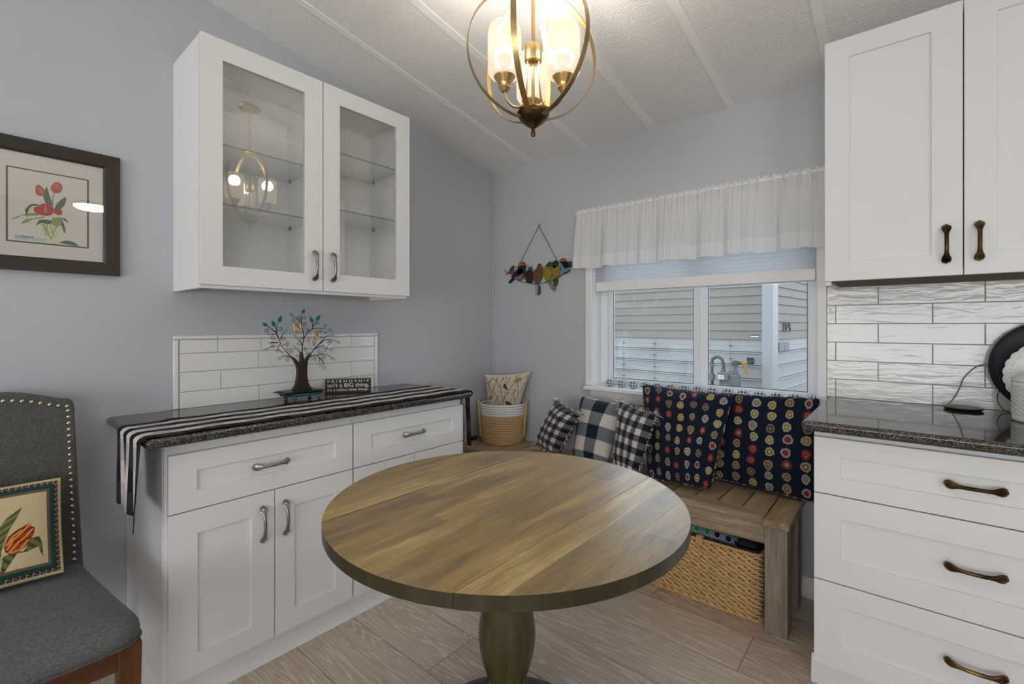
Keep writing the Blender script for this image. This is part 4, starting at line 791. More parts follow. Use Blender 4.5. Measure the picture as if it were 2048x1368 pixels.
for a in (((x0, y0, .004), (x1, y0+.004, .284)), ((x0, y1-.004, .004), (x1, y1, .284)), ((x0, y0, .004), (x0+.004, y1, .284)), ((x1-.004, y0, .004), (x1, y1, .284)), ((x0, y0, .003), (x1, y1, .008))): b.box(*a)
b.build('lining', M['wick_d'], t, smooth=False)
b = MB(); b.tube(rrect_p := [(x, y, .286) for x, y, _, _ in rrect(WX[0]+.012, WX[1]-.012, WY[0]+.012, WY[1]-.012, .028, 120)[0]], .0035, 6, closed=True); b.build('wire_rim', M['wick_d'], t)
b = MB()
for k in range(5): x = 1.545+.006*k; b.tube(curve([(x, WY[0]-.008, .252), (x, WY[0]-.010, .27), (x, WY[0]-.004, .289), (x, WY[0]+.010, .293), (x, WY[0]+.02, .284)], 4), .0032, 6)
b.build('rim_tie', M['wick'], t)
# contents
def bagpaint(U, V):
    C_ = np.ones(U.shape+(3,))*np.array(S(132,144,158)); r_ = np.random.default_rng(4)
    for j in range(5):
        for i in range(9):
            cx = (i+.5+(j % 2)*.5)/8.5+r_.normal(0, .008); cy = (j+.5)/5; q = np.hypot((U-cx)*.40, (V-cy)*.20)/.0165
            k = (40,140,50) if r_.random() < .55 else ((90,30,90) if r_.random() < .5 else (30,24,60))
            C_[q < 1.35] = S(104,116,132); C_[q < 1.0] = S(176,186,196); C_[q < .84] = S(*k)
    return C_
pillow('fabric_bag', 'grey bag printed with green and purple circles, folded inside the seagrass basket', 'bag', (1.345, -.325, .285), (1.700, -.325, .275), (1.345, -.165, .325), (1.700, -.165, .320), .035, M['vcol'], None, bagpaint, 200, facing=(0, -.4, 1), seed=41, pinch=.02, wr=.003)
b = MB(); pts = []
U, V = np.meshgrid(np.linspace(0, 1, 24), np.linspace(0, 1, 24)); A = np.stack([1.705+.07*U, -.325+.17*V, .289+.042*np.sin(PI*U)**.5*np.sin(PI*np.clip(V, .02, .98))**.5+.006*np.sin(9*U+4*V)], -1); b.grid(A); A2 = A.copy(); A2[..., 2] = .2885; b.grid(A2, flip=True)
for a in (A[0], A[-1], A[:, 0], A[:, -1]):
    lo = a.copy(); lo[:, 2] = .2885; b.grid(np.stack([lo, a]))
o = b.build('folded_cloth', M['blackmatte'], ang=80); tag(o, 'dark folded cloth in the right end of the seagrass basket', 'cloth'); at(o, (1.74, -.24, .265))
# ================================================================== RUNNER ON THE SIDEBOARD
m = N('striped_check_cotton'); q = m.nd('ShaderNodeSeparateXYZ', {0: m.uv()}); U_, V_ = q.outputs[0], q.outputs[1]
st = m.math('LESS_THAN', m.math('FRACT', m.math('MULTIPLY', U_, 3.5)), .5); bl = m.math('LESS_THAN', m.math('FRACT', m.math('MULTIPLY', V_, 14.)), .5)
lt = m.mix(bl, S(216,208,202), S(190,184,184)); dk = m.mix(bl, S(32,29,32), S(50,48,54)); c = m.mix(st, lt, dk)
m.set(col=c, rough=.9, spec=.15); m.bump(m.noise(m.map(m.uv(), (90, 500, 1)), 1., 2), .2, .001); M['runner'] = m.m
prof = [(-2.122, .655), (-2.1225, .70), (-2.123, .76), (-2.123, .82), (-2.1235, .865)]
for k in range(7): a = PI*(1-k/6*.5); prof.append((-2.1075+.0165*math.cos(a), .8715+.0165*math.sin(a)))
prof += [(y, .8872) for y in np.linspace(-2.09, -.79, 90)]
for k in range(7): a = PI/2*(1-k/6); prof.append((-.7735+.0165*math.cos(a), .8715+.0165*math.sin(a)))
prof += [(-.7565, .85), (-.756, .80), (-.755, .74), (-.754, .68), (-.753, .60)]
L = [0.]
for i in range(1, len(prof)): L.append(L[-1]+math.hypot(prof[i][0]-prof[i-1][0], prof[i][1]-prof[i-1][1]))
NU = 57; P = np.zeros((len(prof), NU, 3)); hang = lambda z: max(0., min(1., (.87-z)/.2))
for i, (y, z) in enumerate(prof):
    for j in range(NU):
        u = j/(NU-1); x0 = .236+.012*math.sin(y*3.1+.5)+(.016 if y < -2.0 else 0); x = x0+(.548-x0)*u+.006*math.sin(y*4.)*u
        zz, yy = z, y
        if -2.10 < y < -.78 and z > .885: zz += .0012*(1+math.sin(y*31+u*5))*(.4+.6*math.sin(y*7+u*9)**2)
        if y < -2.11:
            h = hang(z); x = (.262+.055*h)+(.556-.262-.075*h)*u; yy = y-.007*h*(1+math.sin(u*13+1.2))-.004; zz = z-.0*h
            if z < .8: zz = z-h*(.030*max(0, u-.80)/.2+.012*u)
        if y > -.765 and z < .86:
            h = hang(z); x = .27+.255*u+.012*h*(u-.5); yy = y+.006*h*(1+math.sin(u*11))
        P[i, j] = (x, yy, zz)
b = MB(); b.grid(P)
for k in list(b.uv): pass
for i in range(len(prof)):
    for j in range(NU): b.uv[i*NU+j] = (j/(NU-1)*.999, L[i]/L[-1])
o = b.build('table_runner', M['runner'], ang=80); md = o.modifiers.new('thick', 'SOLIDIFY'); md.thickness = .0012; md.offset = 0
tag(o, 'black and white striped cloth runner draped along the dark sideboard worktop', 'table runner'); at(o, (.4, -1.44, .886))

# ================================================================== TRAY, TREE, PHOTO FRAMES, SIGN
TC = (.118, -1.442)
M['patina'] = plain('blue_green_patina_metal', S(48,104,112), .4, .3, var=.4, nscale=30)
t = thing('oval_trivet', 'oval blue-green metal stand with small ball feet under the tree sculpture', 'stand', (TC[0], TC[1], .8845))
b = MB(); b.lathe([(.0001, .903), (.080, .903), (.088, .906), (.091, .911), (.088, .914), (.080, .912), (.0001, .910)], (TC[0], TC[1], 0), 48, .72, 1.08); b.build('plate', M['patina'], t)
for dx, dy in ((.045, -.052), (.045, .060), (-.045, -.052), (-.045, .060)):
    b = MB(); b.ball((TC[0]+dx, TC[1]+dy, .894), .0092, 14, 10); b.cyl((TC[0]+dx, TC[1]+dy, .899), (TC[0]+dx, TC[1]+dy, .905), .006, n=12); b.build('foot', M['patina'], t)
t = thing('tree_sculpture', 'dark metal family tree sculpture with curled wire branches on the sideboard', 'sculpture', (TC[0], TC[1], .915))
b = MB(); x0, x1, y0, y1 = .055, .175, -1.548, -1.352
b.hexa([(x0+.008, y0+.010, .9145), (x1-.008, y0+.010, .9145), (x1-.008, y1-.010, .9145), (x0+.008, y1-.010, .9145), (x0, y0, .920), (x1, y0, .920), (x1, y1, .920), (x0, y1, .920)]); b.box((x0+.012, y0+.014, .920), (x1-.012, y1-.014, .924)); b.build('base_plate', M['brownmetal'], t, bevel=.001)
b = MB(); b.prism([(.130, y, z) for y, z in TRUNK], (-.022, 0, 0)); b.build('trunk', M['brownmetal'], t, bevel=.0075, seg=4)
r_ = np.random.default_rng(3)
for l in BR:
    dx = r_.uniform(-.006, .010); b = MB(); c_ = curve([(.122+dx*i/max(1, len(l)-1), y, z) for i, (y, z) in enumerate(l)], 6); k = len(c_)
    b.tube(c_, [.0022-.0010*i/k for i in range(k)], 6); b.build('branch', M['wire'], t)
for i, (y, z, r) in enumerate(SP):
    r *= 1.22; b = MB(); s_ = 1 if i % 2 else -1; a0 = r_.uniform(-.6, .6)+(PI if s_ > 0 else 0); pts = []
    for k in range(26): f = k/25; a = a0+s_*f*PI*2.9; rr = r*(1-.80*f); pts.append((.124, y+rr*math.cos(a), z+rr*math.sin(a)))
    b.tube(pts, .00095, 5); b.build('curl', M['wire'], t)
for (y0, z0, y1, z1, k) in LV:
    d = np.array([y1-y0, z1-z0]); L_ = np.hypot(*d); d /= L_; s_ = np.array([-d[1], d[0]]); b = MB(); a = [];
    pf = [(0, 0), (.12, .16), (.3, .27), (.5, .27), (.72, .15), (1, 0), (.72, -.15), (.5, -.27), (.3, -.27), (.12, -.16)]
    tilt = r_.uniform(-.004, .006)
    pts = [(.1255+tilt*f, y0+d[0]*f*L_+s_[0]*g*L_, z0+d[1]*f*L_+s_[1]*g*L_) for f, g in pf]; b.prism(pts, (.0009, 0, 0)); b.tube([(.1268, y0, z0), (.1268+tilt, y0+d[0]*L_*.85, z0+d[1]*L_*.85)], .0006, 4); b.build('leaf', M[['teal0', 'teal1', 'silver'][int(k)]], t, smooth=False)
M['gold'] = plain('aged_gilt_frame', S(196,178,140), .35, .7, var=.2); M['silverf'] = plain('silver_filigree', S(196,196,192), .3, .8, var=.2, nscale=200)
m = N('faded_sepia_photo'); m.set(col=m.ramp(m.noise(m.obj(), 45, 2), [(.35, S(90,70,52)), (.5, S(176,150,116)), (.65, S(214,196,160))]), rough=.3); M['photo'] = m.m
m = N('cool_faded_photo'); m.set(col=m.ramp(m.noise(m.obj(), 60, 2), [(.35, S(120,132,160)), (.55, S(190,200,220)), (.65, S(226,230,240))]), rough=.3); M['photo_b'] = m.m
m = N('pink_faded_photo'); m.set(col=m.ramp(m.noise(m.obj(), 60, 2), [(.35, S(110,90,84)), (.5, S(200,180,176)), (.62, S(226,222,220))]), rough=.3); M['photo_p'] = m.m
def charm(shape, y, z, ry, rz, rot, fm, pm, lab):
    x = .134; t = thing('photo_charm', lab, 'photo frame', (x, y, z), 'tiny photo frames hanging in the tree sculpture'); n = 40; pts = []
    for k in range(n):
        a = 2*PI*k/n
        if shape == 'oval': u, v = ry*math.cos(a), rz*math.sin(a)
        elif shape == 'heart': u = ry*1.05*math.sin(a)**3; v = rz*(13*math.cos(a)-5*math.cos(2*a)-2*math.cos(3*a)-math.cos(4*a))/15
        else: c, s_ = math.cos(a), math.sin(a); kx = max(abs(c), abs(s_)); u, v = ry*c/kx, rz*s_/kx
        pts.append((u*math.cos(rot)-v*math.sin(rot), u*math.sin(rot)+v*math.cos(rot)))
    b = MB(); b.tube([(x, y+u, z+v) for u, v in pts], (.0021), 6, closed=True); b.tube([(x, y+.82*u, z+.82*v) for u, v in pts], .0010, 5, closed=True)
    b.tube([(x, y+pts[n//4][0], z+pts[n//4][1]), (x-.006, y+pts[n//4][0]*1.1, z+pts[n//4][1]+.007), (x-.010, y+pts[n//4][0]*1.1, z+pts[n//4][1]+.004)], .0007, 4); b.build('frame', fm, t)
    b = MB(); b.prism([(x-.0018, y+.95*u, z+.95*v) for u, v in pts], (.0016, 0, 0)); b.build('photo', pm, t, smooth=False)
charm('rect', -1.4686, 1.2113, .0155, .0205, .13, M['gold'], M['photo'], 'tiny rectangular photo frame hanging highest in the metal tree')
charm('oval', -1.380, 1.177, .0165, .0205, -.1, M['gold'], M['photo'], 'tiny gilt oval photo frame in the middle of the metal tree')
charm('oval', -1.3186, 1.1277, .0140, .0190, -.1, M['silverf'], M['photo_b'], 'tiny pale oval photo frame on the right branch of the metal tree')
charm('heart', -1.537, 1.121, .0205, .0205, 0, M['silverf'], M['photo_p'], 'tiny heart-shaped photo frame on the left branch of the metal tree')

def text(body, size, col, parent, loc, rx, rz, name='lettering', bold=0., ext=.0006, space=1., align='LEFT', shear=0, fit=None):
    c = bpy.data.curves.new(name, 'FONT'); c.body = body; c.size = size; c.extrude = ext; c.offset = bold; c.space_character = space; c.align_x = align; c.shear = shear
    tmp = bpy.data.objects.new('tmp_text', c); COL.objects.link(tmp); bpy.context.view_layer.update()
    me = bpy.data.meshes.new_from_object(tmp.evaluated_get(bpy.context.evaluated_depsgraph_get())); bpy.data.objects.remove(tmp); me.name = name
    me.materials.clear(); me.materials.append(col); o = bpy.data.objects.new(name, me); COL.objects.link(o)
    b_ = BASE.get(parent.name, (0, 0, 0)) if parent else (0, 0, 0); o.parent = parent
    o.location = tuple(loc[i]-b_[i] for i in range(3)); o.rotation_euler = (rx, 0, rz)
    if fit:
        co = [v_.co.x for v_ in me.vertices]; o.scale.x = fit/(max(co)-min(co))
    return o
sgd = np.array([.119, .182]); sgl = np.hypot(*sgd); sgd = sgd/sgl; nn = np.array([sgd[1], -sgd[0]])
t = thing('wooden_sign', 'small black block sign with white lettering beside the metal tree', 'sign', (.114, -1.203, .8845))
A0 = np.array([.054, -1.294]); B0 = A0+sgd*sgl; bk = -nn*.030
b = MB(); b.hexa([(*(A0), .8845), (*(B0), .8845), (*(B0+bk), .8845), (*(A0+bk), .8845), (*(A0), .953), (*(B0), .953), (*(B0+bk), .953), (*(A0+bk), .953)]); b.build('block', plain('black_distressed_paint', S(34,32,30), .6, var=.3), t, bevel=.0015)
rzs = math.atan2(sgd[1], sgd[0]); wl = plain('cream_lettering', S(222,214,190), .7)
for body, size, off, z, sp, bo in (("F R I E N D S H I P", .0170, .010, .9375, 1.0, .0001), ("isn't a BIG thing,", .0260, .010, .9150, 1.0, .0003), ("it's a million little things.", .0170, .010, .8955, 1.0, .0002)):
    p = A0+sgd*off+nn*.0004; text(body, size, wl, t, (p[0], p[1], z), math.radians(90), rzs, bold=bo, space=sp, fit=.196)

# ================================================================== FRAMED TULIP PAINTING
Y1, Y0, Z1, Z0 = -2.078, -2.453, 1.841, 1.404
t = thing('framed_picture', 'dark wood framed watercolour of red tulips in a glass vase on the left wall', 'picture', (.012, -2.265, 1.62))
b = MB(); fw_ = .041
def fr(y0, y1, z0, z1, w_, xa, xb, xc):
    o = [(y0, z0), (y1, z0), (y1, z1), (y0, z1)]; i_ = [(y0+w_, z0+w_), (y1-w_, z0+w_), (y1-w_, z1-w_), (y0+w_, z1-w_)]
    for k in range(4):
        a, c, d, e = o[k], o[(k+1) % 4], i_[(k+1) % 4], i_[k]
        b.add([(.001, *a), (.001, *c), (.001, *d), (.001, *e), (xa, *a), (xa, *c), (xb, *d), (xb, *e)], [(0, 3, 2, 1), (4, 5, 6, 7), (0, 1, 5, 4), (2, 3, 7, 6)])
fr(Y0, Y1, Z0, Z1, fw_, .024, .020, 0); fr(Y0+fw_, Y1-fw_, Z0+fw_, Z1-fw_, .006, .018, .014, 0); b.build('frame', M['framedark'], t, smooth=False)
b = MB(); b.box((.002, Y0+.043, Z0+.043), (.008, Y1-.043, Z1-.043)); mt_ = b.build('mat_board', M['mat'], t, smooth=False)
b = MB(); b.box((.008, -2.3662, 1.4968), (.0085, -2.1636, 1.7440), 0); b.build('mat_line', plain('dark_mat_line', S(62,48,24), .7), mt_, smooth=False)
b = MB(); b.box((.0085, -2.3615, 1.5015), (.0088, -2.1683, 1.7395)); pr_ = b.build('print', M['paper'], t, smooth=False)
pc_ = {'red': (178,58,40), 'green': (62,98,52), 'lime': (140,156,66), 'stem': (128,142,70), 'glass': (214,214,176), 'blue': (172,198,206), 'orange': (208,110,60), 'sign': (120,70,60)}
for k in ('blue', 'glass', 'stem', 'green', 'lime', 'red', 'orange', 'sign'):
    b = MB(); lift = .0089+.0002*['blue', 'glass', 'stem', 'green', 'lime', 'red', 'orange', 'sign'].index(k)
    for pl in PA[k]:
        if k != 'sign' and k != 'stem' and len(pl) > 4:
            cc = curve([(0, *p) for p in pl]+[(0, *pl[0])], 4); pl = [(p[1], p[2]) for p in cc[:-1]]
        b.add([(lift, y, z) for y, z in pl], [list(range(len(pl)))])
    b.build('painted_'+{'red': 'tulips', 'green': 'leaves', 'lime': 'leaves', 'stem': 'stems', 'glass': 'vase', 'blue': 'shadow', 'orange': 'petals', 'sign': 'signature'}[k], plain('paint_'+k, S(*pc_[k]), .8, var=.28, nscale=90), pr_, smooth=False)
b = MB(); b.box((.0125, Y0+.044, Z0+.044), (.0145, Y1-.044, Z1-.044)); b.build('glazing', M['glass'], t, smooth=False)

# ================================================================== CHANDELIER
LX, LY, LZ, LR = 1.384, -1.340, 2.050, .203
t = thing('chandelier', 'brass orb chandelier with three frosted glass shades over the round table', 'chandelier', (LX, LY, ceil_z(LY)))
zc = ceil_z(LY)
b = MB(); b.lathe([(.0001, .0), (.062, .0), (.064, -.006), (.058, -.018), (.030, -.026), (.012, -.032), (.0001, -.033)], (LX, LY, zc+.006), 32); b.build('ceiling_plate', M['brass'], t)
b = MB(); z = zc-.030; k = 0
while z > LZ+LR+.045:
    a = PI/2*(k % 2); b.tube([(LX+.008*math.cos(q)*math.cos(a), LY+.008*math.cos(q)*math.sin(a), z-.012+.0135*math.sin(q)) for q in [2*PI*j/14 for j in range(14)]], .0018, 6, closed=True); z -= .0215; k += 1
b.build('chain', M['brass'], t)
b = MB(); b.lathe([(.0001, .052), (.006, .050), (.008, .040), (.010, .030), (.030, .020), (.044, .006), (.046, -.004), (.040, -.010), (.0001, -.010)], (LX, LY, LZ+LR-.002), 32); b.build('top_cap', M['brass'], t)
b = MB(); b.tube([(LX, LY, LZ+LR), (LX, LY, 2.07)], .0056, 12); b.build('stem', M['brass'], t)
b = MB(); b.lathe([(.006, .052), (.024, .050), (.026, .047), (.026, .004), (.024, .0), (.018, -.004), (.0001, -.006)], (LX, LY, 2.022), 28); b.build('hub', M['brass'], t)
b = MB(); b.tube([(LX, LY, 2.02), (LX, LY, 1.852)], .0050, 12); b.build('centre_rod', M['brass'], t)
b = MB(); b.lathe([(.0001, .034), (.044, .030), (.049, .022), (.049, .018), (.045, .010), (.036, -.003), (.021, -.015), (.008, -.024), (.0045, -.027), (.0065, -.036), (.0075, -.042), (.006, -.048), (.0001, -.051)], (LX, LY, 1.846), 36); b.build('bottom_bowl', M['bronze'], t, label='dark antique brass bowl with finial')
az0 = math.degrees(math.atan2(-2.4759-LY, 2.2541-LX))  # towards the viewer
for k, a_ in enumerate((-15, 48, 107)):
    a = math.radians(az0-(-a_)); ux, uy = math.cos(a), math.sin(a); pts = []; n = 96
    nx, ny = -uy, ux; vs = []; fs = []; hw_ = .0082
    for i in range(n):
        q = 2*PI*i/n; c_, s_ = math.cos(q), math.sin(q)
        for (rr, w_) in ((LR, -hw_), (LR, hw_), (LR-.0022, hw_), (LR-.0022, -hw_)): vs.append((LX+ux*rr*s_+nx*w_, LY+uy*rr*s_+ny*w_, LZ+rr*c_))
    for i in range(n):
        j = (i+1) % n
        for q in range(4): fs.append((i*4+q, i*4+(q+1) % 4, j*4+(q+1) % 4, j*4+q))
    b = MB(); b.add(vs, fs); b.build('ring', M['brass_in'], t, ang=40)
m = N('frosted_opal_glass'); m.n.remove(m.b)
tr = m.nd('ShaderNodeBsdfTransparent', {0: (1, .97, .92)}); tl = m.nd('ShaderNodeBsdfTranslucent', {0: (.011, .0095, .007)}); df = m.nd('ShaderNodeBsdfDiffuse', {0: (.014, .012, .009)}); em = m.nd('ShaderNodeEmission', {0: (1, .86, .66), 1: .95}); gs = m.nd('ShaderNodeBsdfGlossy', {0: (1, 1, 1), 'Roughness': .25})
a1 = m.nd('ShaderNodeMixShader', {0: .5, 1: tl.outputs[0], 2: df.outputs[0]}).outputs[0]; a2 = m.nd('ShaderNodeAddShader', {0: a1, 1: em.outputs[0]}).outputs[0]
a3 = m.nd('ShaderNodeMixShader', {0: .30, 1: a2, 2: tr.outputs[0]}).outputs[0]; a4 = m.nd('ShaderNodeMixShader', {0: .06, 1: a3, 2: gs.outputs[0]}).outputs[0]; m.l.new(a4, m.out.inputs[0]); M['shade'] = m.m
q = N('glowing_bulb'); q.set(col=(1, .9, .8), emit=(1, .86, .66), estr=1.1); M['bulb'] = q.m
for a_ in (62, -57, 183):
    a = math.radians(az0+a_); ux, uy = math.cos(a), math.sin(a); R_ = .100; cx, cy = LX+ux*R_, LY+uy*R_
    ar = MB(); ar.tube(curve([(LX+ux*.018, LY+uy*.018, 2.022), (LX+ux*.020, LY+uy*.020, 1.97), (LX+ux*.028, LY+uy*.028, 1.905), (LX+ux*.048, LY+uy*.048, 1.876), (LX+ux*.072, LY+uy*.072, 1.872), (LX+ux*.092, LY+uy*.092, 1.886), (LX+ux*.100, LY+uy*.100, 1.912)], 8), .0034, 10); arm = ar.build('arm', M['brass'], t)
    b = MB(); b.lathe([(.0001, -.003), (.010, -.002), (.013, .003), (.017, .008), (.017, .014), (.021, .022), (.028, .034), (.034, .044), (.0355, .049), (.030, .050), (.0001, .047)], (cx, cy, 1.910), 28); b.build('socket_cup', M['brass'], arm)
    b = MB(); pr2 = [(.028, .000), (.042, .003), (.048, .012), (.0495, .030), (.0495, .120), (.048, .138), (.044, .148)]; pr2 += [(r-.002, z) for r, z in pr2[::-1]]
    b.lathe(pr2, (cx, cy, 1.950), 36); sh = b.build('glass_shade', M['shade'], arm, ang=60)
    b = MB(); b.ball((cx, cy, 2.005), .021, 16, 12, sc=(1, 1, 1.25)); b.cyl((cx, cy, 1.958), (cx, cy, 1.988), .010, .014, 14); b.build('bulb', M['bulb'], arm)
    light('bulb_light', 'POINT', (cx, cy, 2.058), 16, (1, .90, .78), .03)

# ================================================================== STAINED GLASS BIRDS
t = thing('stained_glass_birds', 'stained glass row of birds on a wire hanging by chain left of the window', 'suncatcher', (SCC[0][0], -.012, SCC[0][1]))
b = MB()
for e in (1, 2):
    p0, p1 = np.array([SCC[0][0], -.010, SCC[0][1]]), np.array([SCC[e][0], -.012, SCC[e][1]]); L_ = np.linalg.norm(p1-p0); n = int(L_/.0062); d = (p1-p0)/L_; sd = np.cross(d, [0, 1, 0])
    for k in range(n):
        c_ = p0+d*(k+.5)*L_/n; w_ = sd if k % 2 else np.array([0, 1., 0]); b.tube([c_+d*.0044*math.cos(q)+w_*.0022*math.sin(q) for q in [2*PI*j/8 for j in range(8)]], .0008, 4, closed=True)
b.build('chain', M['bronze'], t)
b = MB(); b.tube(curve([(SCC[0][0], -.001, SCC[0][1]+.010), (SCC[0][0], -.010, SCC[0][1]+.008), (SCC[0][0], -.012, SCC[0][1]), (SCC[0][0], -.016, SCC[0][1]+.004)], 5), .0015, 6); b.cyl((SCC[0][0], -.0005, SCC[0][1]+.011), (SCC[0][0], -.003, SCC[0][1]+.011), .005, n=14); b.build('hook', M['brass'], t)
b = MB(); b.tube(curve([(x, -.012, z) for x, z in SCW], 5), .0022, 6); b.build('wire', M['black'], t)
gcol = {'teal': (40,104,100), 'red': (168,56,38), 'dark': (16,18,28), 'cream': (190,186,172), 'orange': (190,110,56), 'navy': (22,26,66), 'green': (36,68,44), 'maroon': (52,18,20), 'amber': (128,84,48), 'olive': (76,86,34), 'yellow': (168,146,52), 'pink': (172,140,140), 'sky': (112,168,182)}
for k, pl in SC.items():
    q = N('stained_glass_'+k); q.set(col=q.mix(q.noise(q.map(q.obj(), (1, 1, .6)), 60, 3), tuple(x*.35 for x in S(*gcol[k])), tuple(min(1, x*.95) for x in S(*gcol[k]))), rough=.12, spec=.6)
    for p in pl:
        b = MB(); cc = curve([(x, -.0135, z) for x, z in p]+[(p[0][0], -.0135, p[0][1])], 4) if len(p) > 3 else [(x, -.0135, z) for x, z in p]
        if len(p) > 3: cc = cc[:-1]
        b.prism(cc, (0, .003, 0)); o = b.build('glass_piece', q.m, t, smooth=False)
        e = MB(); e.tube([(c_[0], -.012, c_[2]) for c_ in cc], .0017, 5, closed=True); e.build('lead_edge', M['black'], o)
b = MB()
for (sx, sz) in ((.119, 1.595), (.687, 1.600)):
    for k in range(3): b.tube([(sx+(.03 if sx < .4 else -.03), -.013, sz-.006), (sx+(.006 if sx < .4 else -.004), -.013, sz-.004+.006*k), (sx-.002, -.013, sz+.012+.004*k)], .0008, 4)
b.build('tail_wires', M['black'], t)

# ================================================================== VALANCE, BLIND, GARLAND
m = N('sheer_white_cotton'); m.n.remove(m.b); nz = m.noise(m.map(m.uv(), (420, 6, 1)), 1., 2); cw = m.mix(nz, (.86, .86, .85), (.96, .96, .95))
df = m.nd('ShaderNodeBsdfDiffuse', {0: cw}); tl = m.nd('ShaderNodeBsdfTranslucent', {0: (.88, .88, .88)}); tr = m.nd('ShaderNodeBsdfTransparent', {0: (1, 1, 1)})
v_ = m.nd('ShaderNodeSeparateXYZ', {0: m.uv()}).outputs[1]; hem = m.math('LESS_THAN', v_, .2)
a1 = m.nd('ShaderNodeMixShader', {0: .36, 1: df.outputs[0], 2: tl.outputs[0]}).outputs[0]
a2 = m.nd('ShaderNodeMixShader', {0: m.math('SUBTRACT', .09, m.math('MULTIPLY', hem, .07)), 1: a1, 2: tr.outputs[0]}).outputs[0]; m.l.new(a2, m.out.inputs[0]); M['sheer'] = m.m
t = thing('valance', 'sheer white gathered valance across the top of the window', 'curtain', (1.34, -.05, 1.905))
NU, NV = 620, 36; P = np.zeros((NV, NU, 3)); xs = np.linspace(0, 1, NU); r_ = np.random.default_rng(12)
bigph = r_.uniform(0, 6.28, 6); g1 = sum(np.sin(xs*f*2*PI+p)*a for f, p, a in ((4.3, bigph[0], .5), (7.1, bigph[1], .55), (11.7, bigph[2], .4), (17.3, bigph[3], .25))); g1 = np.tanh(g1*1.6)
g2 = sum(np.sin(xs*f*2*PI+p)*a for f, p, a in ((38, bigph[4], .6), (61, bigph[5], .5), (83, 1., .3)))
for j in range(NV):
    v = j/(NV-1); x = .712+xs*(1.998-.712)+.014*(1-v)*(xs-.9); z = 1.915-(1-v)*.352+.004*g1*(1-v)
    amp = .017*(1-v)**.8; am2 = .0045*np.exp(-((v-.90)/.18)**2)+.0012
    y = -.052-amp*g1-am2*g2-.012*(1-v)
    z = z+(.005*g2*(v > .93)*(v-.93)/.07); P[j] = np.stack([x, y, z], -1)
for k in range(8):  # returns to the wall at the left end
    P[:, k, 1] += (.040*(1-k/8)**2)
b = MB(); b.grid(P); b.build('fabric', M['sheer'], t, ang=80)
b = MB(); b.tube([(.715, -.048, 1.898), (1.998, -.048, 1.898)], .0065, 10); b.tube([(.715, -.048, 1.898), (.712, -.001, 1.898)], .0065, 8); b.tube([(1.996, -.048, 1.898), (1.998, -.001, 1.898)], .0065, 8); b.build('rod', M['trimw'], t)
m = N('white_cellular_fabric'); m.n.remove(m.b); df = m.nd('ShaderNodeBsdfDiffuse', {0: (.86, .87, .88)}); tl = m.nd('ShaderNodeBsdfTranslucent', {0: (.85, .88, .92)}); m.l.new(m.nd('ShaderNodeMixShader', {0: .6, 1: df.outputs[0], 2: tl.outputs[0]}).outputs[0], m.out.inputs[0]); M['cell'] = m.m
t = thing('cellular_shade', 'white pleated cellular shade drawn partway down the window', 'blind', (1.383, .03, 1.79))
b = MB(); x0, x1 = .826, 1.941; z = 1.478; pr = [];
k = 0
while z < 1.76: pr.append((.012 if k % 2 else .026, z)); z += .0095; k += 1
prf = [(x0, y, z) for y, z in pr]; prb = [(x0, .060-(y-.012), z) for y, z in pr[::-1]]; b.prism(prf+prb, (x1-x0, 0, 0)); b.build('pleats', M['cell'], t, smooth=False)
b = MB(); b.prism([(x0-.002, .010, 1.426), (x0-.002, .010, 1.474), (x0-.002, .016, 1.480), (x0-.002, .056, 1.480), (x0-.002, .062, 1.470), (x0-.002, .062, 1.424)], (x1-x0+.004, 0, 0)); b.build('bottom_rail', M['trimw'], t, bevel=.002)
b = MB(); b.box((x0, .008, 1.755), (x1, .060, 1.7935)); b.build('head_rail', M['trimw'], t, bevel=.002)
t = thing('fabric_garland', 'garland of tied blue and white checked fabric balls along the window sill', 'garland', (1.2, .025, .8625))
g0 = None; nb = 15; xsb = [.913+.0728*k for k in range(nb)]
for k, x in enumerate(xsb):
    if g0 is None:
        b = MB(); n, m_ = 18, 14; pts = np.zeros((m_+1, n+1, 3))
        for j in range(m_+1):
            a = PI*j/m_; rr = math.sin(a)**.8*.0215; xx = -math.cos(a)*.027
            for i in range(n+1): q = 2*PI*i/n; w_ = 1+.05*math.sin(4*q+a*3); pts[j, i] = (x+xx, .025+rr*math.cos(q)*w_, .8845+rr*math.sin(q)*w_)
        b.grid(pts); g0 = b.build('fabric_ball', M['garland'], t); go = g0
    else: go = g0.copy(); COL.objects.link(go); go.parent = t; go.location = (.0728*k, 0, 0)
b = MB()
cpts = []
for k in range(nb):
    cpts += [(xsb[k]-.029, .025, .882), (xsb[k]+.029, .025, .882)]
cpts = [(xsb[0]-.060, .02, .8655), (xsb[0]-.052, .03, .882), (xsb[0]-.040, .028, .879)]+cpts; b.tube(curve(cpts, 3), .0022, 6)
for k in range(nb-1):
    xm = xsb[k]+.0364
    for s_ in (-1, 1): b.tube(curve([(xm, .025, .882), (xm+.010*s_, .014, .894), (xm+.016*s_, .008, .886), (xm+.004*s_, .018, .880)], 4), .0013, 5)
b.build('tie', M['yarn_w'], t)

